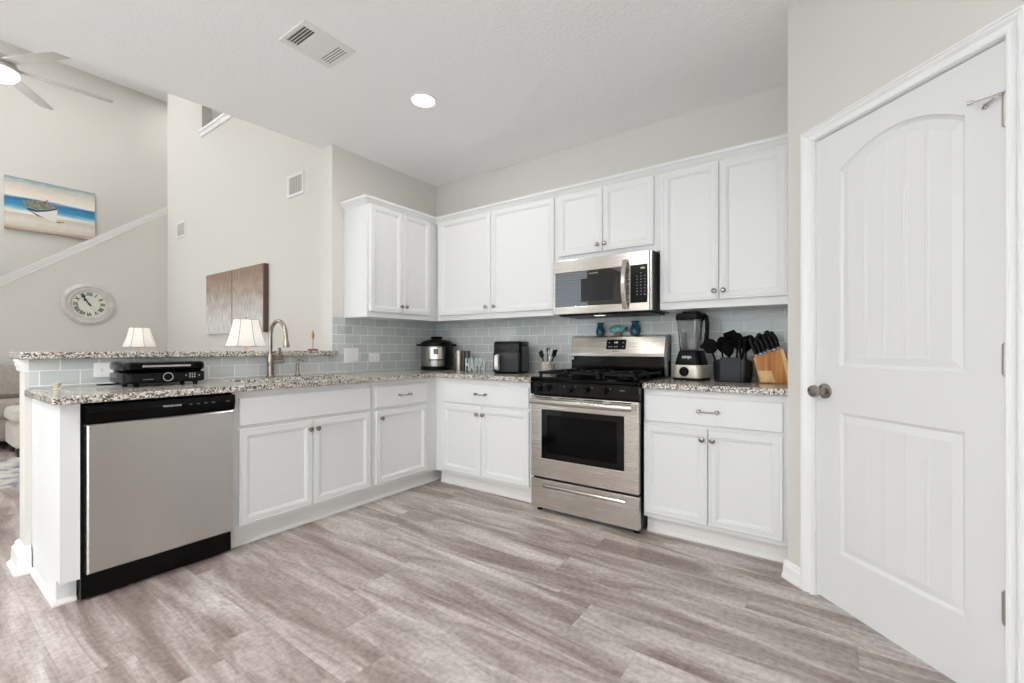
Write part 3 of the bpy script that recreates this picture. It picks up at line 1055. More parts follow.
for x in (1.705, 1.86, 1.945, 2.06, 2.18):
    MB().box(x, x + 0.006, -0.691, -0.684, 0.866, 0.874).build('burner_mark', M['print_dim'], cpn)
MB().box(2.245, 2.275, -0.691, -0.684, 0.860, 0.864).build('printed_line', M['print_dim'], cpn)
# oven door: stainless frame around black window
WX0, WX1, WZ0, WZ1 = 1.683, 2.268, 0.375, 0.705
dr = MB().cells([RX0 + 0.001, WX0, WX1, RX1 - 0.001], [0.245, WZ0, WZ1, 0.797], lambda i, k: not (i == 1 and k == 1), -0.682, -0.645, 1)
dro = dr.build('oven_door', M['steel_x'], t, bevel=0.004, label='stainless oven door with dark window')
wf = MB().cells([WX0, WX0 + 0.045, WX1 - 0.045, WX1], [WZ0, WZ0 + 0.04, WZ1 - 0.035, WZ1], lambda i, k: not (i == 1 and k == 1), -0.6815, -0.676, 1)
wf.build('window_border', M['black_panel'], dro)
MB().box(WX0 + 0.045, WX1 - 0.045, -0.680, -0.677, WZ0 + 0.04, WZ1 - 0.035).build('window_glass', M['window_glass'], dro)
MB().box(WX0 + 0.001, WX1 - 0.001, -0.676, -0.6705, WZ0 + 0.001, WZ1 - 0.001).build('inner_panel', M['oven_in'], dro)
rk_ = MB()
for z in (0.47, 0.50, 0.53, 0.575, 0.605, 0.635):
    rk_.cyl((WX0 + 0.09, -0.6765, z), (WX1 - 0.05, -0.6765, z), 0.0011 if z not in (0.575,) else 0.002, seg=6)
rk_.build('oven_rack', M['steel'], dro)
hb = MB()
N = 24
pts = []
for k in range(N + 1):
    u = k / N
    x = RX0 + 0.026 + (RX1 - RX0 - 0.052) * u
    y = -0.730 - 0.008 * sin(pi * u)
    pts.append((x, y, 0.763))
hb.tube(pts, 0.0165, 14, scale=(0.8, 1.1))
for x in (RX0 + 0.045, RX1 - 0.045):
    hb.box(x - 0.014, x + 0.014, -0.728, -0.680, 0.752, 0.774)
hb.build('handle', M['steel'], dro, smooth=True, label='wide stainless oven handle')
vs_ = MB()
for k in range(4):
    x = 1.63 + k * 0.185
    vs_.box(x, x + 0.13, -0.6828, -0.680, 0.785, 0.791)
vs_.build('vent_slot', M['black'], dro)
# storage drawer with recessed pull
dg = MB().cells([RX0 + 0.001, 1.687, 2.270, RX1 - 0.001], [0.034, 0.172, 0.202, 0.232], lambda i, k: not (i == 1 and k == 1), -0.680, -0.640, 1)
dgo = dg.build('storage_drawer', M['steel_x'], t, bevel=0.003, label='stainless storage drawer')
sl = MB().loops([[(x, -0.648, 0.172), (x, -0.679, 0.172), (x, -0.666, 0.181), (x, -0.655, 0.202), (x, -0.648, 0.202)] for x in (1.688, 2.269)])
sl.build('pull_recess', M['steel'], dgo)
# backguard
bgd = MB().loops([[(x, -0.028, 0.92), (x, -0.085, 0.92), (x, -0.085, 1.03), (x, -0.045, 1.03), (x, -0.045, 1.215), (x, -0.028, 1.215)] for x in (RX0, RX1)])
bgo = bgd.build('backguard', M['black_panel'], t, label='glossy black lower backguard')
bf = MB().loops([[(x, -0.035, 1.052), (x, -0.098, 1.052), (x, -0.112, 1.060), (x, -0.113, 1.082), (x, -0.080, 1.204), (x, -0.065, 1.213), (x, -0.035, 1.215)] for x in (RX0 + 0.003, RX1 - 0.02)])
bfo = bf.build('backguard_panel', M['steel_x'], bgo, label='stainless sloping backguard panel')
MB().loops([[(x, -0.030, 0.92), (x, -0.102, 0.92), (x, -0.118, 1.06), (x, -0.118, 1.09), (x, -0.082, 1.209), (x, -0.030, 1.216)] for x in (RX1 - 0.02, RX1)]).build('end_cap', M['dark_grey'], bgo)
sl_ = math.atan2(0.033, 0.122)


def slope_y(z):
    return -0.113 + (z - 1.082) / 0.122 * 0.033


dp = MB().loops([[(x, slope_y(z) + d, z) for z, d in ((1.112, -0.003), (1.184, -0.003), (1.184, 0.003), (1.112, 0.003))] for x in (1.902, 2.055)])
dpo = dp.build('display', M['keypad_black'], bgo, label='black clock display')
text('8:88', 0.017, M['led'], 'display_digits', dpo, (1.978, slope_y(1.162) - 0.0035, 1.162), rot=(pi / 2 - sl_, 0, 0))
for x, z in ((1.922, 1.128), (1.940, 1.128), (1.968, 1.128), (1.983, 1.128), (2.030, 1.128), (1.92, 1.158), (2.03, 1.158)):
    MB().box(x, x + 0.008, slope_y(z) - 0.0042, slope_y(z) - 0.002, z, z + 0.006).build('button', M['print'], dpo)
text('FRIGIDAIRE', 0.011, M['ink'], 'lettering', bgo, (1.98, slope_y(1.098) - 0.0006, 1.098), rot=(pi / 2 - sl_, 0, 0))
# grates and burners
for k, (x0, x1) in enumerate(((RX0 + 0.03, 1.86), (1.868, 2.092), (2.10, RX1 - 0.03))):
    g_ = MB()
    y0, y1, z0, z1 = -0.63, -0.13, 0.944, 0.960
    for (a, b, c, d) in ((x0, x1, y0, y0 + 0.016), (x0, x1, y1 - 0.016, y1), (x0, x0 + 0.016, y0, y1), (x1 - 0.016, x1, y0, y1), (x0, x1, -0.388, -0.372)):
        g_.box(a, b, c, d, z0, z1)
    xm = (x0 + x1) / 2
    for yc in (-0.50, -0.255):
        for a in range(4):
            an = pi / 4 + a * pi / 2
            dx, dy = (x1 - x0) / 2 - 0.008, 0.115
            px, py = xm + dx * (1 if cos(an) > 0 else -1), yc + dy * (1 if sin(an) > 0 else -1)
            g_.tube([(px, py, 0.954), (xm + (px - xm) * 0.3, yc + (py - yc) * 0.3, 0.963)], 0.007, 6)
        g_.box(xm - 0.006, xm + 0.006, yc + 0.03, yc + 0.12, 0.95, 0.966).box(xm - 0.006, xm + 0.006, yc - 0.12, yc - 0.03, 0.95, 0.966)
    for px in (x0 + 0.012, x1 - 0.012):
        for py in (y0 + 0.012, y1 - 0.012, -0.38):
            g_.box(px - 0.008, px + 0.008, py - 0.008, py + 0.008, 0.924, 0.946)
    g_.build('grate', M['iron'], t, bevel=0.002)
for bx, by in ((1.745, -0.50), (1.745, -0.255), (1.98, -0.38), (2.215, -0.50), (2.215, -0.255)):
    b = MB().lathe([(0.050, 0.9245), (0.046, 0.934), (0.036, 0.934), (0.036, 0.940), (0.030, 0.945), (0, 0.945)], (bx, by, 0), 24).build('burner', M['iron'], t, smooth=True)
for x in (RX0 + 0.035, RX1 - 0.035):
    for y in (-0.62, -0.08):
        MB().cyl((x, y, 0), (x, y, 0.032), 0.018, seg=14).build('foot', M['black_matte'], t)

# =================================================================== MICROWAVE
t = thing('microwave', 'stainless over-the-range microwave mounted above the range', 'microwave')
MX0, MX1, MZ0, MZ1, MY = 1.612, 2.344, 1.366, 1.758, -0.402
MB().box(MX0, MX1, -0.375, -0.012, MZ0 + 0.004, MZ1).build('body', M['dark_grey'], t, label='dark grey microwave housing')
MB().box(MX0 + 0.03, MX1 - 0.02, -0.36, -0.05, MZ0 - 0.012, MZ0 + 0.004).build('underside', M['black_matte'], t)
MB().box(1.91, 1.98, -0.33, -0.29, MZ0 - 0.015, MZ0 - 0.012).build('cooktop_lamp', M['lit_soft'], t, label='small lit lamp lens under the microwave')
dr = MB().cells([MX0, 1.630, 2.150, 2.202, 2.316, 2.330], [MZ0, 1.420, 1.667, MZ1], lambda i, k: not (k == 1 and i in (1, 3)), MY, -0.376, 1)
dro = dr.build('front_frame', M['steel_x'], t, bevel=0.003, label='stainless microwave front frame')
MB().box(2.3305, MX1, MY + 0.006, -0.376, MZ0, MZ1).build('side_trim', M['steel'], t, bevel=0.003)
wn_ = MB().cells([1.630, 1.655, 1.70, 2.085, 2.150], [1.420, 1.452, 1.630, 1.667], lambda i, k: True, MY + 0.002, -0.378, 1)
wno = wn_.build('door_window', M['black_glass'], t, label='black glass microwave door window')
MB().box(1.84, 2.085, MY + 0.0012, MY + 0.003, 1.448, 1.612).build('window_screen', mat('window_mesh', '#101012', 0.18, Specular_IOR_Level=0.4), wno)
text('FRIGIDAIRE', 0.013, M['print'], 'lettering', wno, (1.935, MY + 0.0012, 1.645))
kp = MB().box(2.202, 2.316, MY + 0.002, -0.378, 1.420, 1.667)
kpo = kp.build('keypad', M['keypad_black'], t, label='black microwave keypad')
text('8:88', 0.015, M['led'], 'display_digits', kpo, (2.285, MY + 0.0012, 1.645))
mk = MB()
for r in range(8):
    for c in range(3):
        if r == 0 and c != 1:
            continue
        x, z = 2.243 + c * 0.026, 1.610 - r * 0.020
        MB().box(x, x + 0.009, MY + 0.0008, MY + 0.003, z, z + 0.0055).build('button', M['print_dim'], kpo)
hl_ = []
for k in range(17):
    u = k / 16
    bz = 0.040 * sin(pi * u) ** 0.8
    yb, z = MY - 0.006 - bz, 1.383 + 0.324 * u
    hl_.append([(2.154, yb, z), (2.154, yb - 0.007, z), (2.160, yb - 0.012, z), (2.182, yb - 0.012, z), (2.188, yb - 0.007, z), (2.188, yb, z)])
hm_ = MB().loops(hl_)
hm_.box(2.156, 2.186, MY - 0.012, MY + 0.001, 1.383, 1.400).box(2.156, 2.186, MY - 0.012, MY + 0.001, 1.690, 1.707)
hm_.build('handle', M['steel'], t, smooth=True, label='curved bright steel strap handle')
MB().box(2.168, 2.169, MY - 0.0006, MY + 0.01, 1.667, 1.7575).build('door_seam', M['black'], t)

# =================================================================== THINGS ON THE BACK COUNTER
# pressure cooker
t = thing('pressure_cooker', 'round stainless electric pressure cooker with black lid in the counter corner', 'pressure cooker', (0.235, -0.225, CT), radians(42))
MB().lathe([(0.135, 0), (0.150, 0.004), (0.152, 0.035), (0.147, 0.04)], (0, 0, 0), 40).build('base', M['black_matte'], t, smooth=True)
MB().lathe([(0.147, 0.04), (0.147, 0.222)], (0, 0, 0), 40).build('body', mat('cooker_steel', '#8f8c89', 0.22, 1.0), t, smooth=True, label='stainless cooker body')
MB().lathe([(0.152, 0.222), (0.156, 0.226), (0.156, 0.240), (0.146, 0.262), (0.115, 0.280), (0.06, 0.289), (0, 0.290)], (0, 0, 0), 40).build('lid', M['black_matte'], t, smooth=True)
MB().lathe([(0.050, 0.284), (0.048, 0.296), (0.058, 0.300), (0.060, 0.308), (0.052, 0.315), (0, 0.318)], (0, 0, 0), 28).build('lid_knob', M['black_matte'], t, smooth=True)
for s in (-1, 1):
    MB().prism([(s * 0.145, -0.05), (s * 0.188, -0.028), (s * 0.188, 0.028), (s * 0.145, 0.05)], 0.225, 0.245).build('side_handle', M['black_matte'], t, bevel=0.006)


def curved_plate(r, a0, a1, z0, z1, n=10, th=0.004):
    mb = MB()
    lo = [(r * sin(a0 + (a1 - a0) * i / n), -r * cos(a0 + (a1 - a0) * i / n)) for i in range(n + 1)]
    hi = [((r + th) * sin(a0 + (a1 - a0) * i / n), -(r + th) * cos(a0 + (a1 - a0) * i / n)) for i in range(n, -1, -1)]
    return mb.prism(lo + hi, z0, z1)


cpn = curved_plate(0.147, -0.42, 0.42, 0.105, 0.212).build('control_panel', M['steel'], t, label='silver control panel')
curved_plate(0.1505, -0.15, 0.13, 0.150, 0.202, th=0.002).build('display', M['black_glass'], cpn)
curved_plate(0.147, -0.45, 0.45, 0.095, 0.105).build('panel_edge', M['black_matte'], t)
curved_plate(0.147, 0.62, 2.3, 0.042, 0.222, th=0.003).build('side_panel', M['black_matte'], t)

t = thing('tumbler', 'brushed steel tumbler between the pressure cooker and the letter sign', 'tumbler', (0.545, -0.25, CT))
MB().lathe([(0.036, 0), (0.040, 0.004), (0.046, 0.175), (0.046, 0.185), (0.042, 0.187), (0, 0.187)], (0, 0, 0), 28).build('cup', mat('tumbler_steel', '#a39a90', 0.28, 1.0), t, smooth=True)
t = thing('utensil_canister', 'slim dark canister just behind the steel tumbler', 'canister', (0.560, -0.165, CT))
MB().lathe([(0.030, 0), (0.032, 0.004), (0.032, 0.18), (0.028, 0.184), (0, 0.184)], (0, 0, 0), 24).build('can', M['dark_grey'], t, smooth=True)

# HAPPY letters
t = thing('letter_sign', 'pale aqua letters spelling HAPPY standing on the counter beside the air fryer', 'sign', (0.795, -0.305, CT), radians(8))
x = -0.112
for ch, wch in zip('HAPPY', (0.041, 0.046, 0.037, 0.037, 0.041)):
    text(ch, 0.158, M['aqua'], 'letter', t, (x + wch / 2, 0, 0.056), depth=0.007, sx=0.43, bold=0.0032)
    x += wch + 0.003

# air fryer
t = thing('air_fryer', 'black basket air fryer with a silver handle on the counter left of the range', 'air fryer', (1.118, -0.235, CT), radians(16))


def rrect(x0, x1, y0, y1, r, n=5):
    pts = []
    for cx, cy, a in ((x1 - r, y1 - r, 0), (x0 + r, y1 - r, pi / 2), (x0 + r, y0 + r, pi), (x1 - r, y0 + r, 3 * pi / 2)):
        for k in range(n + 1):
            b = a + pi / 2 * k / n
            pts.append((cx + r * cos(b), cy + r * sin(b)))
    return pts


def rbox(x0, x1, y0, y1, z0, z1, r, mb=None, ins=0.012):
    mb = mb or MB()
    lo = ins
    mb.loops([[(*p, z0) for p in rrect(x0 + lo, x1 - lo, y0 + lo, y1 - lo, max(r - lo, 0.004))],
              [(*p, z0 + lo) for p in rrect(x0, x1, y0, y1, r)],
              [(*p, z1 - lo) for p in rrect(x0, x1, y0, y1, r)],
              [(*p, z1 - lo * 0.3) for p in rrect(x0 + lo * 0.3, x1 - lo * 0.3, y0 + lo * 0.3, y1 - lo * 0.3, max(r - lo * 0.3, 0.004))],
              [(*p, z1) for p in rrect(x0 + lo, x1 - lo, y0 + lo, y1 - lo, max(r - lo, 0.004))]])
    return mb


MB().loops([[(*p, 0.004) for p in rrect(-0.118, 0.118, -0.122, 0.122, 0.03)], [(*p, 0.0) for p in rrect(-0.115, 0.115, -0.12, 0.12, 0.03)]]).build('foot_ring', M['black_matte'], t)
rbox(-0.122, 0.122, -0.13, 0.128, 0.004, 0.222, 0.045).build('body', M['charcoal'], t, smooth=True)
rbox(-0.122, 0.122, -0.128, 0.128, 0.2225, 0.262, 0.045).build('top_cover', M['black_matte'], t, smooth=True)
MB().box(-0.108, 0.108, -0.134, -0.12, 0.182, 0.246).build('control_panel', M['keypad_black'], t, bevel=0.004, label='glossy black touch panel')
bk = rbox(-0.112, 0.112, -0.142, -0.11, 0.012, 0.176, 0.012, ins=0.006).build('basket', M['charcoal'], t, smooth=True)
hd = MB().loops([[(x, -0.142, 0.03), (x, -0.178, 0.035), (x, -0.186, 0.06), (x, -0.186, 0.13), (x, -0.178, 0.15), (x, -0.142, 0.155)] for x in (-0.085, -0.052)])
hd.build('handle', mat('silver_handle', '#dcdad6', 0.35, 0.5), bk, bevel=0.004, label='silver basket handle')

# crock + whisks
t = thing('utensil_crock', 'small speckled crock of utensils between the air fryer and the range', 'crock', (1.445, -0.20, CT))
MB().lathe([(0.045, 0), (0.052, 0.005), (0.060, 0.04), (0.057, 0.085), (0.050, 0.092), (0.050, 0.10), (0.046, 0.10), (0.046, 0.088), (0.050, 0.08), (0.050, 0.02), (0, 0.015)], (0, 0, 0), 24).build('pot', M['crock'], t, smooth=True)


def spoon(name, label, base, tip, kind, group, matl, cat='utensil', hs=1.0):
    """cooking utensil leaning from base to tip"""
    base, tip = Vector(base), Vector(tip)
    d = (tip - base).normalized()
    t = thing(name, label, cat, base, 0, group)
    L = (tip - base).length
    hl = 0.62 * L
    MB().tube([(0, 0, 0), d * hl * 0.5, d * hl], [0.005, 0.006, 0.006], 8).build('handle', matl, t, smooth=True)
    side = d.cross(Vector((0.55, -0.83, 0.0))).normalized()
    n = side.cross(d).normalized()
    hd = MB()
    if kind == 'round' or kind == 'oval':
        w, h = (0.042 * hs, 0.042 * hs) if kind == 'round' else (0.031 * hs, 0.045 * hs)
        c = d * (L - h)
        loops = []
        for off, sc in ((0.004, 1.0), (-0.006, 0.9), (-0.014, 0.55)):
            loops.append([c + side * (w * sc * cos(a)) + d * (h * sc * sin(a)) - n * off * -1 for a in [2 * pi * k / 20 for k in range(20)]])
        hd.loops(loops)
        hd.tube([d * hl, c - d * h * 0.8], 0.006, 8)
    elif kind == 'spatula':
        a, b = d * hl, d * L
        pts = [(-0.010, 0), (0.010, 0), (0.034, 0.25), (0.036, 0.85), (0.020, 1.0), (-0.036, 0.78), (-0.034, 0.25)]
        q = [(a + (b - a) * v + side * u * hs) for u, v in pts]
        hd.loops([[p + n * 0.003 for p in q], [p - n * 0.003 for p in q]])
    elif kind == 'whisk':
        for k in range(4):
            an = pi * k / 4
            ax = side * cos(an) + n * sin(an)
            pp = []
            for i in range(13):
                a2 = 2 * pi * i / 12
                u = sin(pi * i / 12)
                pp.append(d * (hl + (L - hl) * sin(pi * i / 12) ** 0.8) + ax * (0.022 * cos(pi * i / 12) * (0.3 + 0.9 * u)))
            hd.tube(pp, 0.0016, 6)
    elif kind == 'tongs':
        a, b = d * hl * 0.6, d * L
        for s in (-1, 1):
            hd.tube([a, a + (b - a) * 0.6 + side * 0.012 * s, b + side * 0.018 * s], [0.006, 0.008, 0.012], 8)
    hd.build('head', matl, t, smooth=(kind != 'spatula'))
    return t


cz = CT + 0.02
gk = 'small utensils in the speckled crock'
for nm, lb, dx0, dx, dy, h, k in (('spatula', 'black spatula leaning furthest left out of the speckled crock', -0.006, -0.070, 0.0, 0.190, 'spatula'),
                                  ('cooking_spoon', 'black spoon second from the left in the speckled crock', -0.004, -0.022, 0.050, 0.210, 'oval'),
                                  ('whisk', 'wire whisk upright in the speckled crock', 0.006, 0.012, 0.02, 0.215, 'whisk'),
                                  ('spatula', 'black narrow spatula leaning right out of the speckled crock', 0.012, 0.074, 0.0, 0.20, 'spatula')):
    spoon(nm, lb, (1.445 + dx0, -0.20, cz), (1.445 + dx, -0.20 + dy, CT + h), k, gk, M['black_matte'] if k != 'whisk' else M['steel'], hs=0.5)

# ornaments on the backguard
def vase(label, x, h, r):
    t = thing('vase', label, 'vase', (x, -0.052, 1.2162), 0, 'blue ornaments on the range')
    MB().lathe([(r * 0.62, 0), (r * 0.82, 0.004), (r * 0.98, h * 0.30), (r * 0.95, h * 0.42), (r * 0.70, h * 0.68), (r * 0.58, h * 0.78), (r * 0.60, h * 0.86), (r * 0.74, h * 0.94)], (0, 0, 0), 24).build('body', M['blue'], t, smooth=True)
    MB().lathe([(r * 0.74, h * 0.94), (r * 0.78, h * 0.96), (r * 0.76, h), (r * 0.5, h), (r * 0.45, h * 0.97), (0, h * 0.97)], (0, 0, 0), 24).build('rim', M['blue'], t, smooth=True)


vase('blue glazed jar at the left end of the three range-top ornaments', 1.832, 0.100, 0.036)
vase('blue glazed jar right of the turquoise fish on the range top', 2.108, 0.105, 0.040)
t = thing('fish_ornament', 'turquoise glazed fish ornament between two blue jars on the range top', 'ornament', (1.975, -0.055, 1.2162))
fb = MB()
rings = []
for k in range(13):
    u = k / 12
    x = -0.068 + 0.122 * u
    r = 0.0335 * (sin(pi * (0.06 + 0.88 * u)) ** 0.62)
    rings.append([(x, 0.55 * r * cos(a), 0.046 + r * sin(a)) for a in [2 * pi * i / 18 for i in range(18)]])
fb.loops(rings).build('body', M['turq'], t, smooth=True)
MB().loops([[(0.050, y, 0.044), (0.062, y, 0.035), (0.078, y, 0.026), (0.074, y, 0.046), (0.080, y, 0.066), (0.062, y, 0.056)] for y in (-0.005, 0.005)]).build('tail', M['blue'], t, bevel=0.002)
MB().box(-0.030, 0.026, -0.018, 0.018, 0, 0.014).build('stand', M['terracotta'], t, bevel=0.003)

# =================================================================== THINGS ON THE RIGHT COUNTER
# blender
t = thing('blender', 'black and champagne countertop blender with a clear jar beside the range', 'blender', (2.545, -0.215, CT), radians(-8))
rbox(-0.100, 0.100, -0.095, 0.095, 0.0, 0.016, 0.045, ins=0.004).build('base_rim', M['black_matte'], t, smooth=True)
mb = MB()
mb.loops([[(*p, z) for p in rrect(-w, w, -w * 0.95, w * 0.95, w * 0.5)] for z, w in ((0.016, 0.094), (0.03, 0.095), (0.085, 0.093), (0.098, 0.088))])
bo = mb.build('motor_base', M['champagne'], t, smooth=True, label='champagne coloured motor base')
MB().lathe([(0.030, 0), (0.031, 0.004), (0.027, 0.010), (0.025, 0.018), (0, 0.020)], (-0.012, -0.089, 0.056), 26, (0, -1, 0)).build('dial', M['black_matte'], bo, smooth=True)
mb = MB()
mb.loops([[(*p, z) for p in rrect(-w, w, -w, w, w * 0.45)] for z, w in ((0.098, 0.084), (0.105, 0.086), (0.175, 0.070), (0.190, 0.064))])
co = mb.build('collar', M['black_matte'], t, smooth=True)
text('NINJA', 0.022, M['print'], 'lettering', co, (0.0, -0.0785, 0.148), rot=(pi / 2 - 0.2, 0, 0), bold=0.0006)
mb = MB()
mb.loops([[(*p, z) for p in rrect(-w, w, -w, w, w * 0.4)] for z, w in ((0.190, 0.060), (0.20, 0.062), (0.395, 0.076))], cap_last=False)
bmesh.ops.solidify(mb.bm, geom=mb.bm.faces[:], thickness=0.0025)
mb.build('jar', M['glass'], t, smooth=True, label='clear plastic blender jar')
mb = MB().cyl((0, 0, 0.20), (0, 0, 0.385), 0.005, seg=10)
for z, a in ((0.225, 0.3), (0.275, 1.4), (0.325, 2.4)):
    for s in (0, pi):
        dx, dy = cos(a + s), sin(a + s)
        mb.loops([[(dx * r - dy * w, dy * r + dx * w, z + zz) for r, w, zz in ((0.004, -0.008, 0), (0.046, -0.004, 0.006), (0.048, 0.002, 0.006), (0.004, 0.008, 0))],
                  [(dx * r - dy * w, dy * r + dx * w, z + zz + 0.0015) for r, w, zz in ((0.004, -0.008, 0), (0.046, -0.004, 0.006), (0.048, 0.002, 0.006), (0.004, 0.008, 0))]])
mb.build('blade_stack', M['blade'], t, label='steel stacked blades')
mb = MB()
mb.loops([[(*p, z) for p in rrect(-w, w, -w, w, w * 0.4)] for z, w in ((0.388, 0.080), (0.395, 0.082), (0.425, 0.080), (0.432, 0.074))])
mb.box(-0.05, 0.05, -0.03, 0.03, 0.432, 0.445)
mb.build('lid', M['black_matte'], t, smooth=True, bevel=0.003)
mb = MB().tube([(0.066, 0.01, 0.418), (0.090, 0.015, 0.408), (0.096, 0.015, 0.36), (0.092, 0.015, 0.27), (0.078, 0.012, 0.225), (0.060, 0.008, 0.212)], 0.015, 10, scale=(1.3, 0.9))
mb.build('jar_handle', M['black_matte'], t, smooth=True)

# utensil caddy
t = thing('utensil_caddy', 'low charcoal caddy full of black utensils beside the blender', 'utensil holder', (2.798, -0.27, CT))
mb = MB()
out = rrect(-0.110, 0.110, -0.052, 0.052, 0.05, 8)
inn = rrect(-0.102, 0.102, -0.046, 0.046, 0.044, 8)
sc = lambda pts, k, z: [(p[0] * k, p[1] * k, z) for p in pts]


def wave(pts, k):
    return [(p[0] * k, p[1] * k, 0.108 + 0.030 * (1 if abs(p[0]) < 0.075 else max(0, 1 - (abs(p[0]) - 0.075) / 0.045) ** 0.6)) for p in pts]


mb.loops([sc(out, 0.92, 0), sc(out, 1.0, 0.05), wave(out, 1.0), wave(inn, 1.0), sc(inn, 0.92, 0.012)])
mb.build('bin', M['charcoal'], t, smooth=True)
MB().box(-0.062, 0.052, -0.0545, -0.050, 0.004, 0.150).build('front_plate', M['charcoal'], t, bevel=0.002)
gk = 'black utensils in the charcoal caddy'
ut = [('ladle', 'black round ladle leaning furthest left out of the charcoal caddy', -0.060, -0.140, 0.0, -0.02, 0.262, 'round'),
      ('cooking_spoon', 'black solid spoon second from the left in the charcoal caddy', -0.050, -0.070, 0.015, 0.035, 0.278, 'oval'),
      ('spatula', 'tallest black slanted-edge spatula in the charcoal caddy', -0.02, -0.022, 0.02, 0.045, 0.322, 'spatula'),
      ('slotted_spoon', 'black slotted spoon right of the tallest spatula in the caddy', 0.02, 0.028, 0.0, 0.0, 0.300, 'oval'),
      ('pasta_server', 'black pasta server leaning forward in the middle of the caddy', -0.012, -0.022, -0.015, -0.035, 0.255, 'oval'),
      ('tongs', 'black tongs near the right end of the charcoal caddy', 0.05, 0.058, -0.015, -0.045, 0.255, 'tongs'),
      ('turner', 'black turner furthest right in the caddy, next to the knife block', 0.065, 0.072, 0.015, 0.04, 0.290, 'spatula')]
for nm, lb, x0, x1, y0, y1, h, k in ut:
    spoon(nm, lb, (2.798 + x0, -0.27 + y0, CT + 0.02), (2.798 + x1, -0.27 + y1, CT + h), k, gk, M['black_matte'], hs=1.12)

# knife block: leaning wooden block, knives slot into the sloped top
kx, ky = 3.012, -0.225
t = thing('knife_block', 'wooden knife block full of black-handled knives beside the pantry wall', 'knife block', (kx, ky, CT), radians(12))
mb = MB().prism([(-0.078, 0.0), (0.078, 0.0), (0.092, 0.012), (0.040, 0.205), (-0.112, 0.150)], -0.058, 0.058, 1)
mb.build('block', M['wood'], t, bevel=0.004)
mb = MB()
mb.loops([[(x, -0.0581, 0.008), (x, -0.0605, 0.008), (x - 0.018, -0.0605, 0.075), (x - 0.018, -0.0581, 0.075)] for x in (-0.072, 0.000)])
mb.build('front_plate', M['wood_light'], t, label='pale wood plate on the block')
mb = MB().prism([(0.064, 0.0015), (0.0775, 0.0015), (0.0905, 0.0125), (0.039, 0.2035), (0.026, 0.199)], -0.0595, -0.0582, 1)
mb.build('edge_strip', M['wood_light'], t, label='pale wood strip along the back edge')
sd = Vector((0.152, 0, 0.055)).normalized()      # along the sloped top
up = Vector((-0.055, 0, 0.152)).normalized()     # out of the top
P0 = Vector((-0.112, 0, 0.150))
kn = None
n = 0
Mw = Matrix.Translation((kx, ky, CT)) @ Matrix.Rotation(radians(12), 4, 'Z')
spots = [(x_, -0.042, 0.092) for x_ in (0.018, 0.043, 0.068, 0.093, 0.118, 0.142)] + [(x_, -0.006, 0.112) for x_ in (0.024, 0.062, 0.100, 0.138)] + [(x_, 0.034, 0.125) for x_ in (0.035, 0.080, 0.125)]
words_row = ('front', 'middle', 'back')
for s_, y, L in spots:
    row = 0 if y < -0.02 else (1 if y < 0.01 else 2)
    idx = [p_ for p_ in spots if p_[1] == y].index((s_, y, L))
    o_ = ('first', 'second', 'third', 'fourth', 'fifth', 'sixth')[idx]
    k_ = thing('knife', 'black-handled knife, %s from the left in the %s row of the wooden knife block' % (o_, words_row[row]), 'knife', (0, 0, 0), 0, 'knives in the wooden block')
    base = P0 + sd * s_ + Vector((0, y, 0)) + up * 0.001
    k_.matrix_world = Mw @ Matrix.Translation(base)
    wdt = 0.0080 if row == 0 else 0.0098
    hmb = MB()
    lp = []
    for u, w1 in ((0.012, 0.8), (0.03, 0.9), (L * 0.5, 1.0), (L * 0.85, 1.15), (L * 0.97, 1.0), (L, 0.5)):
        c = up * u + sd * (0.004 * sin(u / L * 3))
        lp.append([c + sd * (wdt * 1.35 * w1 * cos(a)) + Vector((0, wdt * 0.8 * w1 * sin(a), 0)) for a in [2 * pi * q / 10 for q in range(10)]])
    hmb.loops(lp).build('handle', M['black_matte'], k_, smooth=True)
    MB().tube([up * -0.0, up * 0.013], wdt * 0.9, 8).build('bolster', M['blade'], k_, label='steel knife bolster')

# =================================================================== GRILL ON THE PENINSULA
t = thing('indoor_grill', 'black lidded electric countertop grill on the peninsula above the dishwasher', 'grill', (0.205, -2.368, CT), radians(90))
# local -y faces the kitchen (+x world); local x runs along world y
rbox(-0.192, 0.180, -0.128, 0.155, 0.018, 0.076, 0.035, ins=0.008).build('body', M['black'], t, smooth=True)
lid = rbox(-0.192, 0.180, -0.126, 0.155, 0.0762, 0.133, 0.035, ins=0.018).build('lid', M['black'], t, smooth=True)
MB().box(-0.110, 0.120, -0.136, -0.118, 0.100, 0.121).build('lid_handle', M['black'], lid, bevel=0.004)
MB().box(-0.118, 0.100, -0.139, -0.134, 0.104, 0.115).build('handle_trim', M['steel'], lid, bevel=0.002, label='silver strip on the lid handle')
MB().box(-0.165, 0.165, -0.1295, -0.120, 0.026, 0.072).build('front_panel', M['keypad_black'], t, bevel=0.004)
MB().lathe([(0.021, 0), (0.0215, 0.006), (0.019, 0.012), (0, 0.013)], (-0.008, -0.130, 0.050), 26, (0, -1, 0)).build('dial', M['black'], t, smooth=True)
MB().lathe([(0.020, 0), (0.0235, 0), (0.0235, 0.0125), (0.020, 0.0125), (0.020, 0)], (-0.008, -0.130, 0.050), 26, (0, -1, 0), cap=False).build('dial_ring', M['chrome'], t, smooth=True, label='bright ring around the dial')
for x, z in [(0.094 + c * 0.012, 0.042 + r * 0.010) for r in range(3) for c in range(3)] + [(0.076, 0.052), (0.140, 0.050)]:
    MB().box(x, x + 0.006, -0.1302, -0.128, z, z + 0.004).build('button_mark', M['print'], t)
MB().box(-0.115, -0.070, -0.1302, -0.128, 0.038, 0.041).build('printed_line', M['print_dim'], t)
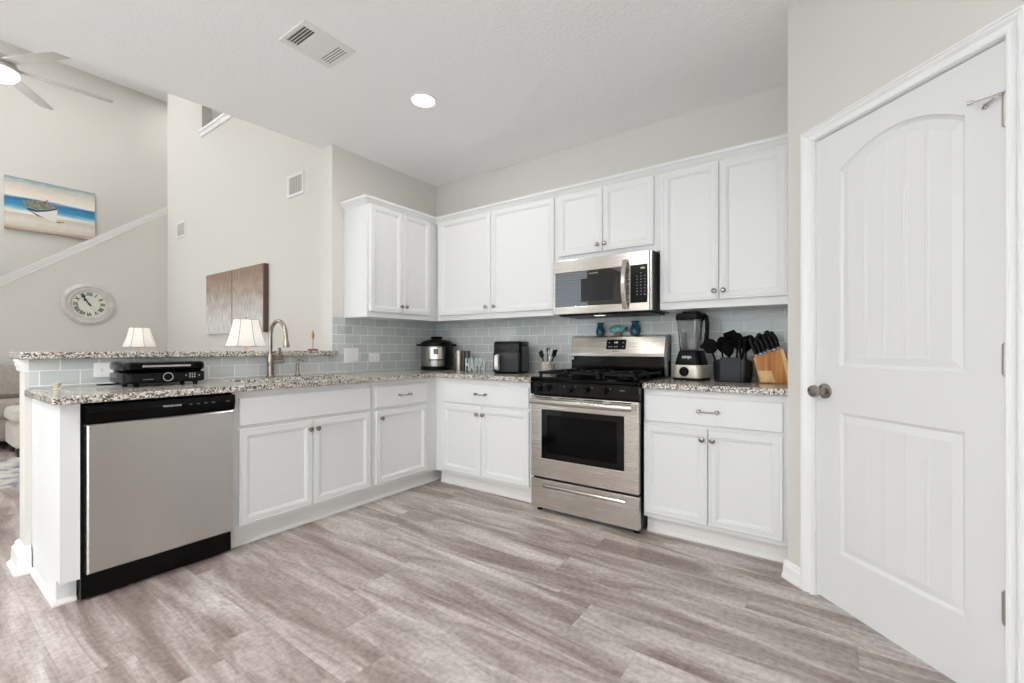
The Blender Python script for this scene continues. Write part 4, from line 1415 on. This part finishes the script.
for x in (-0.135, 0.135):
    for y in (-0.095, 0.095):
        MB().cyl((x, y, 0), (x, y, 0.022), 0.011, 0.014, 14).build('foot', M['black_matte'], t, smooth=True)
tr = MB().box(-0.262, -0.12, 0.02, 0.05, 0.010, 0.0178)
tr = tr.build('drip_tray', M['black_matte'], t, bevel=0.003)

# cord end on the counter + outlets
t = thing('candle_holder', 'small cream holder standing on the counter end left of the grill', 'ornament', (0.185, -2.780, CT))
MB().lathe([(0.016, 0), (0.018, 0.003), (0.010, 0.010), (0.014, 0.022), (0.018, 0.036), (0.014, 0.037), (0, 0.028)], (0, 0, 0), 18).build('cup', mat('cream_glaze', '#cfc7b4', 0.3, noise=(120, 0.3)), t, smooth=True)


def outlet(label, X, y0, y1, z0, z1, kind):
    t = thing('outlet' if kind != 'switch' else 'light_switch', label, 'outlet' if kind != 'switch' else 'light switch', (X, (y0 + y1) / 2, (z0 + z1) / 2), pi / 2)
    w, h = y1 - y0, z1 - z0
    MB().box(-w / 2, w / 2, -0.006, 0, -h / 2, h / 2).build('plate', M['white_plastic'], t, bevel=0.002)
    if kind == 'switch':
        for s in (-1, 1):
            MB().loops([[(s * w * 0.23 - 0.016, -0.006, -0.032), (s * w * 0.23 - 0.016, -0.009, -0.032), (s * w * 0.23 - 0.016, -0.006, 0.0), (s * w * 0.23 - 0.016, -0.011, 0.032), (s * w * 0.23 - 0.016, -0.005, 0.032)],
                        [(s * w * 0.23 + 0.016, -0.006, -0.032), (s * w * 0.23 + 0.016, -0.009, -0.032), (s * w * 0.23 + 0.016, -0.006, 0.0), (s * w * 0.23 + 0.016, -0.011, 0.032), (s * w * 0.23 + 0.016, -0.005, 0.032)]]).build('rocker', M['white_plastic'], t)
    else:
        for s in (-1, 1):
            f = MB().box(s * w * 0.22 - 0.015, s * w * 0.22 + 0.015, -0.008, -0.005, -0.017, 0.017).build('receptacle', M['white_plastic'], t, bevel=0.002)
            MB().box(s * w * 0.22 - 0.007, s * w * 0.22 + 0.005, -0.0084, -0.0075, 0.004, 0.006).box(s * w * 0.22 - 0.007, s * w * 0.22 + 0.005, -0.0084, -0.0075, -0.006, -0.004).build('slots', M['ink'], f)
    return t


outlet('white double rocker light switch on the tile left of the outlet', 0.0082, -1.067, -0.930, 0.998, 1.122, 'switch')
outlet('white horizontal outlet on the left tile between the switch and the pressure cooker', 0.0082, -0.826, -0.712, 0.998, 1.076, 'outlet')
t = outlet('white horizontal outlet on the bar tile behind the black grill', 0.0082, -2.610, -2.490, 0.960, 1.040, 'outlet')
MB().box(0.012, 0.045, -0.030, -0.008, -0.015, 0.015).tube([(0.028, -0.028, 0), (0.030, -0.040, -0.008), (0.034, -0.040, -0.025), (0.036, -0.034, -0.044)], 0.004, 8).build('plug', M['cord'], t, bevel=0.003, label='white plug in the outlet')

# ornament on the bar ledge
t = thing('bar_ornament', 'slim gold finial ornament on a brown base at the end of the bar ledge', 'ornament', (-0.05, -1.305, 1.1005))
MB().lathe([(0.038, 0), (0.040, 0.003), (0.038, 0.014), (0.020, 0.017), (0, 0.017)], (0, 0, 0), 24).build('base', mat('brown_base', '#7a5c4a', 0.4), t, smooth=True)
MB().cyl((0, 0, 0.016), (0, 0, 0.095), 0.0035, seg=10).lathe([(0.0, 0.09), (0.008, 0.10), (0.012, 0.118), (0.009, 0.138), (0.004, 0.152), (0.001, 0.168), (0, 0.17)], (0, 0, 0), 14).build('finial', mat('gold_metal', '#b98f52', 0.3, 0.9), t, smooth=True)

# =================================================================== CEILING
t = thing('recessed_light', 'lit round recessed ceiling light above the kitchen corner', 'ceiling light', (1.075, -1.19, CH))
MB().lathe([(0.072, -0.001), (0.092, -0.001), (0.095, -0.004), (0.092, -0.008), (0.078, -0.006), (0.072, -0.001)], (0, 0, 0), 36, cap=False).build('trim_ring', M['white_plastic'], t, smooth=True)
MB().lathe([(0.074, -0.0015), (0.074, -0.003), (0.040, -0.005), (0, -0.0055)], (0, 0, 0), 36).build('lens', M['lit'], t, smooth=True, label='glowing lens')
for (x, y) in ((1.075, -1.19), (2.35, -4.2), (0.9, -4.2), (2.35, -6.0), (0.9, -6.0)):  # first belongs to the visible fixture; others are unseen, added behind the camera
    l = bpy.data.lights.new('downlight_and_fill', 'AREA'); l.shape = 'DISK'; l.size = 0.14; l.energy = 4 if y > -2 else 16; l.color = (1, 0.97, 0.93)
    o = bpy.data.objects.new('downlight_and_fill', l); o.location = (x, y, CH - 0.012); COL.objects.link(o)

t = thing('ceiling_vent', 'white rectangular air vent in the kitchen ceiling', 'air vent', (1.010, -1.903, CH), radians(90))
# local x along world y (long side 0.30)
w2, d2 = 0.150, 0.125
MB().cells([-w2, -0.128, -0.062, 0.062, 0.128, w2], [-d2, -0.085, 0.085, d2], lambda i, k: not (k == 1 and i in (1, 3)), -0.008, 0.0, 2).build('frame', M['vent_white'], t, bevel=0.003)
MB().box(-0.13, 0.13, -0.088, 0.088, -0.0015, -0.0005).build('duct_shade', M['vent_dark'], t)  # dark sheet stands in for the shade inside the vent
for s in (-1, 1):
    mb = MB()
    for k in range(5):
        x = s * 0.095 + (k - 2) * 0.0155
        if s > 0:
            mb.box(x - 0.0052, x + 0.0052, -0.085, 0.085, -0.0072, -0.0062)
            continue
        tl = 0.0062 * s
        mb.loops([[(x - tl, y, -0.0018), (x - tl, y, -0.0010), (x + tl, y, -0.0072), (x + tl, y, -0.0080)] for y in (-0.085, 0.085)])
    mb.build('louvers', M['vent_white'], t)

for (x, y) in ((-5.3, -0.1), (-4.7, -1.9), (-4.7, -3.4), (-4.7, -4.9), (-2.2, -5.0), (-3.3, -3.4), (-2.4, -3.6)):  # landing light is inferred; the rest are added, unseen, to brighten living room walls
    l = bpy.data.lights.new('downlight_and_fill', 'AREA'); l.shape = 'DISK'; l.size = 0.2; l.energy = 8.5; l.color = (1, 0.97, 0.93)
    o = bpy.data.objects.new('downlight_and_fill', l); o.location = (x, y, LH - 0.012); COL.objects.link(o)

# =================================================================== LIVING ROOM
def wall_vent(label, x, z, w, h):
    t = thing('wall_vent', label, 'air vent', (x, SY, z), 0, 'vents on the living room wall')
    MB().cells([-w / 2, -w / 2 + 0.035, w / 2 - 0.035, w / 2], [-h / 2, -h / 2 + 0.03, h / 2 - 0.03, h / 2], lambda i, k: not (i == 1 and k == 1), -0.012, 0, 1).build('frame', M['vent_white'], t, bevel=0.003)
    MB().box(-w / 2 + 0.03, w / 2 - 0.03, -0.004, -0.001, -h / 2 + 0.02, h / 2 - 0.02).build('duct_shade', M['vent_grey'], t)  # grey sheet behind the slats stands in for the shaded opening
    mb = MB()
    n = 8
    for k in range(n):
        x0 = -w / 2 + 0.037 + (w - 0.074) * k / n
        mb.box(x0, x0 + (w - 0.074) / n * 0.6, -0.009, -0.005, -h / 2 + 0.025, h / 2 - 0.025)
    mb.build('grille', M['grille'], t)


wall_vent('white wall vent right of the board art, near the kitchen wall end', -1.312, 2.845, 0.32, 0.235)
wall_vent('white wall vent left of the board art, near the stair corner', -4.44, 2.856, 0.34, 0.235)

# weathered board art
t = thing('wall_art', 'weathered brown and grey board art on the living room wall', 'wall art', (-2.69, SY - 0.0012, 1.69))
MB().box(-0.765, 0.765, -0.045, -0.0, -0.385, 0.385).build('board', M['board'], t)
MB().box(0.765, 0.80, -0.047, 0.0, -0.387, 0.387).box(-0.765, 0.765, -0.040, 0.0, 0.385, 0.391).build('edge_frame', M['board_edge'], t)

# seascape canvas on the far wall (faces +x)
t = thing('canvas_painting', 'canvas painting of a white rowing boat on a beach, above the stairs', 'painting', (-6.048, -1.84, 3.155), pi / 2)
MB().box(-0.466, 0.466, -0.040, 0.0, -0.366, 0.366).build('canvas', M['sea'], t)
MB().box(0.4662, 0.4685, -0.039, 0.0, -0.366, 0.366).build('canvas_side', M['canvas'], t)
yy = -0.0405
BS = 1.18
bt = MB()
P = lambda pts, a, b: bt.prism(pts, a, b, 1)
hull = [(-0.185, 0.015), (-0.17, -0.04), (-0.06, -0.105), (0.055, -0.135), (0.068, -0.09), (0.06, 0.02), (-0.02, -0.005), (-0.10, -0.045), (-0.14, -0.03)]
P([(-0.20, -0.02), (-0.165, -0.075), (-0.06, -0.125), (0.055, -0.150), (0.068, 0.035), (-0.03, -0.005), (-0.12, -0.035)], yy - 0.001, yy)
bt.xf(Matrix.Diagonal((BS, 1, BS, 1)) @ Matrix.Translation((-0.02, 0, -0.01))).build('painted_hull', mat('painted_white', '#e4e2dc', 0.7), t)
bt = MB()
bt.prism([(-0.235, 0.050), (-0.20, -0.01), (-0.12, -0.03), (-0.03, -0.002), (0.062, 0.035), (0.03, 0.055), (-0.05, 0.085), (-0.15, 0.080)], yy - 0.0016, yy - 0.0006, 1)
bt.xf(Matrix.Diagonal((BS, 1, BS, 1)) @ Matrix.Translation((-0.02, 0, -0.01))).build('painted_interior', mat('painted_olive', '#83806f', 0.7, noise=(30, 0.5)), t)
bt = MB()
bt.prism([(-0.20, -0.018), (-0.12, -0.035), (-0.03, -0.008), (0.066, 0.035), (0.066, 0.015), (-0.03, -0.030), (-0.12, -0.058), (-0.185, -0.05)], yy - 0.002, yy - 0.001, 1)
bt.prism([(-0.21, -0.03), (-0.17, -0.05), (-0.05, -0.115), (0.0, -0.135), (-0.11, -0.10)], yy - 0.002, yy - 0.001, 1)
bt.prism([(-0.06, 0.07), (-0.02, 0.12), (-0.015, 0.115), (-0.05, 0.065)], yy - 0.002, yy - 0.001, 1)
bt.xf(Matrix.Diagonal((BS, 1, BS, 1)) @ Matrix.Translation((-0.02, 0, -0.01))).build('painted_stripe', mat('painted_navy', '#3a4452', 0.7), t)
bt = MB().prism([(0.04, -0.135), (0.12, -0.125), (0.13, -0.135), (0.07, -0.15)], yy - 0.002, yy - 0.001, 1)
bt.xf(Matrix.Diagonal((BS, 1, BS, 1)) @ Matrix.Translation((-0.02, 0, -0.01))).build('painted_rust', mat('painted_rust', '#b0794f', 0.7), t)

# clock on the stair wall (faces +x)
t = thing('wall_clock', 'round whitewashed clock with Roman numerals on the stair wall', 'clock', (-4.999, -1.640, 1.722), pi / 2)
MB().lathe([(0.275, 0.0), (0.285, 0.012), (0.270, 0.028), (0.240, 0.034), (0.232, 0.026), (0.222, 0.024), (0.205, 0.030), (0.182, 0.026), (0.176, 0.016), (0, 0.016)], (0, 0, 0), 64, (0, -1, 0)).build('rim', M['clock_rim'], t, smooth=True, angle=50)
MB().lathe([(0.176, 0.0165), (0.176, 0.018), (0, 0.018)], (0, 0, 0), 64, (0, -1, 0)).build('face', M['clock_face'], t)
nums = ['XII', 'I', 'II', 'III', 'IIII', 'V', 'VI', 'VII', 'VIII', 'IX', 'X', 'XI']
for k, s in enumerate(nums):
    a = 2 * pi * k / 12
    text(s, 0.068, M['ink'], 'numeral', t, (0.135 * sin(a), -0.0188, 0.135 * cos(a)), rot=(pi / 2, a, 0), sx=0.8, bold=0.0022)


def hand(a, L, w, y):
    mb = MB().prism([(-w, -0.03), (w, -0.03), (w * 0.7, L * 0.55), (w * 2.2, L * 0.68), (0, L), (-w * 2.2, L * 0.68), (-w * 0.7, L * 0.55)], y - 0.001, y, 1)
    mb.xf(Matrix.Rotation(a, 4, 'Y'))
    return mb


hand(radians(330), 0.165, 0.007, -0.020).lathe([(0.012, 0.019), (0.012, 0.023), (0, 0.023)], (0, 0, 0), 16, (0, -1, 0)).build('minute_hand', M['ink'], t)
hand(radians(325), 0.10, 0.009, -0.0225).build('hour_hand', M['ink'], t)

# table lamps on side tables
def lamp(x, y, lbl, tlbl, zs=1.122):
    tt = thing('side_table', tlbl, 'table', (x, y, 0), 0, 'side tables behind the bar')
    MB().lathe([(0.24, 0.585), (0.25, 0.59), (0.25, 0.608), (0.24, 0.612), (0, 0.612)], (0, 0, 0), 32).build('table_top', M['dark_wood'], tt, smooth=True)
    for k in range(3):
        a = 2 * pi * k / 3 + 0.5
        MB().tube([(0.16 * cos(a), 0.16 * sin(a), 0.59), (0.19 * cos(a), 0.19 * sin(a), 0.0)], [0.018, 0.012], 10).build('leg', M['dark_wood'], tt, smooth=True)
    t = thing('table_lamp', lbl, 'lamp', (x, y, 0.6125), 0, 'white shaded table lamps')
    MB().lathe([(0.075, 0), (0.08, 0.01), (0.07, 0.02), (0.03, 0.035), (0.025, 0.06), (0.075, 0.15), (0.085, 0.22), (0.06, 0.31), (0.022, 0.38), (0.018, 0.42), (0.028, 0.43), (0.028, 0.445), (0.012, 0.45), (0.012, 0.56)], (0, 0, 0), 28).build('base', M['lamp_base'], t, smooth=True)
    h0 = zs - 0.6125
    n = 48
    mb = MB()
    prof = [(0.172, 0), (0.166, 0.012), (0.150, 0.055), (0.133, 0.105), (0.119, 0.155), (0.108, 0.205), (0.104, 0.236)]
    loops = []
    for r, h in prof:
        L_ = []
        for k in range(n):
            a = 2 * pi * k / n
            oct_ = cos(pi / 8) / cos((a % (pi / 4)) - pi / 8)
            rr = r * (0.72 * oct_ / 0.96 + 0.28)
            L_.append((rr * cos(a), rr * sin(a), h0 + h))
        loops.append(L_)
    mb.loops(loops, False, False)
    bmesh.ops.solidify(mb.bm, geom=mb.bm.faces[:], thickness=0.002)
    so = mb.build('lamp_shade', M['shade'], t, smooth=True, angle=60)
    mb = MB()
    for k in range(8):
        a = 2 * pi * k / 8
        mb.tube([(r * 1.03 * cos(a), r * 1.03 * sin(a), h0 + h) for r, h in prof], 0.0022, 6)
    for r, h in (prof[0], prof[-1]):
        mb.tube([(r * cos(2 * pi * k / 8) * 1.03, r * sin(2 * pi * k / 8) * 1.03, h0 + h) for k in range(8)], 0.0025, 6, closed=True)
    mb.build('seam', M['shade_seam'], so)
    MB().lathe([(0.012, 0.55), (0.022, 0.57), (0.03, 0.61), (0.022, 0.64), (0, 0.65)], (0, 0, 0), 16).build('bulb', M['lit'], t, smooth=True)
    mb = MB().cyl((0, 0, h0 + 0.23), (0, 0, h0 + 0.262), 0.006, seg=10)
    for k in range(2):
        a = pi * k / 2
        mb.cyl((-0.098 * cos(a), -0.098 * sin(a), h0 + 0.235), (0.098 * cos(a), 0.098 * sin(a), h0 + 0.235), 0.002, seg=6)
    mb.build('shade_holder', M['nickel'], t)
    l = bpy.data.lights.new('lamp_bulb_light', 'POINT'); l.energy = 0.15; l.shadow_soft_size = 0.04; l.color = (1, 0.88, 0.74)
    o = bpy.data.objects.new('lamp_bulb_light', l); o.location = (x, y, 0.6125 + 0.70); COL.objects.link(o)


lamp(-0.975, -1.395, 'white bell-shaded table lamp in front of the weathered board art', 'round dark side table under the lamp nearer the faucet', 1.138)
lamp(-3.70, -1.43, 'white bell-shaded table lamp below the clock, further left along the bar', 'round dark side table under the lamp nearer the clock', 1.136)

# sofa and ottoman glimpsed left of the bar
t = thing('sofa', 'grey upholstered sofa against the stair wall beyond the bar', 'sofa', (-4.50, -3.0, 0), pi / 2)
# local x = world y (width 2.2, from -1.1 to 1.1); local -y = world +x
def cushion(mb, x0, x1, y0, y1, z0, z1, r=0.05):
    return rbox(x0, x1, y0, y1, z0, z1, r, mb, ins=r * 0.8)


cushion(None, -1.15, 1.15, -0.42, 0.47, 0.10, 0.34, 0.04).build('frame', M['fabric'], t, smooth=True)
cushion(None, -1.15, 1.15, 0.24, 0.47, 0.33, 0.86, 0.06).build('back', M['fabric'], t, smooth=True)
for s in (-1, 0, 1):
    cushion(None, s * 0.66 - 0.325, s * 0.66 + 0.325, -0.43, 0.25, 0.335, 0.53, 0.05).build('seat_cushion', M['fabric'], t, smooth=True)
    cushion(None, s * 0.66 - 0.325, s * 0.66 + 0.325, 0.06, 0.30, 0.52, 0.95, 0.08).build('back_cushion', M['fabric'], t, smooth=True)
for s in (-1, 1):
    cushion(None, min(s * 0.99, s * 1.17), max(s * 0.99, s * 1.17), -0.43, 0.46, 0.10, 0.64, 0.06).build('arm', M['fabric'], t, smooth=True)
    for y in (-0.36, 0.40):
        MB().cyl((s * 1.08, y, 0), (s * 1.08, y, 0.11), 0.022, 0.03, 12).build('leg', M['dark_wood'], t, smooth=True)
t = thing('ottoman', 'pale upholstered ottoman in front of the grey sofa, beyond the bar end', 'ottoman', (-3.72, -2.115, 0), pi / 2)
cushion(None, -0.40, 0.40, -0.27, 0.27, 0.09, 0.34, 0.04).build('base', M['fabric2'], t, smooth=True)
cushion(None, -0.41, 0.41, -0.28, 0.28, 0.335, 0.50, 0.06).build('cushion', M['fabric2'], t, smooth=True)
for x in (-0.35, 0.35):
    for y in (-0.22, 0.22):
        MB().cyl((x, y, 0), (x, y, 0.10), 0.018, 0.026, 12).build('leg', M['dark_wood'], t, smooth=True)
tag(MB().box(-3.44, -2.06, -4.6, -1.95, 0.0005, 0.012).build('area_rug', M['rug']), 'pale distressed area rug on the living room floor', 'rug')

# ceiling fan
t = thing('ceiling_fan', 'white six-blade ceiling fan with a lit bowl in the living room', 'ceiling fan', (-2.05, -2.78, 3.33))
MB().cyl((0, 0, 0.12), (0, 0, LH - 3.33 - 0.04), 0.016).lathe([(0.02, LH - 3.33 - 0.09), (0.075, LH - 3.33 - 0.03), (0.08, LH - 3.33 - 0.001), (0, LH - 3.33 - 0.001)], (0, 0, 0), 24).build('downrod', M['fan'], t, smooth=True)
MB().lathe([(0.0, 0.14), (0.045, 0.13), (0.07, 0.10), (0.125, 0.07), (0.135, 0.03), (0.13, -0.005), (0.155, -0.012), (0.155, -0.03), (0, -0.03)], (0, 0, 0), 32).build('motor_housing', M['fan'], t, smooth=True)
MB().lathe([(0.150, -0.031), (0.148, -0.045), (0.125, -0.075), (0.08, -0.095), (0, -0.102)], (0, 0, 0), 32).build('light_bowl', M['lit_soft'], t, smooth=True, label='glowing frosted light bowl')
for k in range(6):
    a = radians(87 + 60 * k)
    mb = MB()
    pitch = radians(12)
    pts = [(0.12, -0.045), (0.20, -0.06), (0.45, -0.066), (0.69, -0.058), (0.71, -0.045), (0.71, 0.045), (0.69, 0.058), (0.45, 0.066), (0.20, 0.06), (0.12, 0.045)]
    mb.prism(pts, -0.004, 0.004)
    mb.xf(Matrix.Rotation(a, 4, 'Z') @ Matrix.Translation((0, 0, 0.02)) @ Matrix.Rotation(pitch, 4, 'X'))
    mb.build('blade', M['fan'], t, bevel=0.002)
l = bpy.data.lights.new('fan_light', 'POINT'); l.energy = 3; l.shadow_soft_size = 0.12; l.color = (1, 0.95, 0.88)
o = bpy.data.objects.new('fan_light', l); o.location = (-2.05, -2.78, 3.1); COL.objects.link(o)
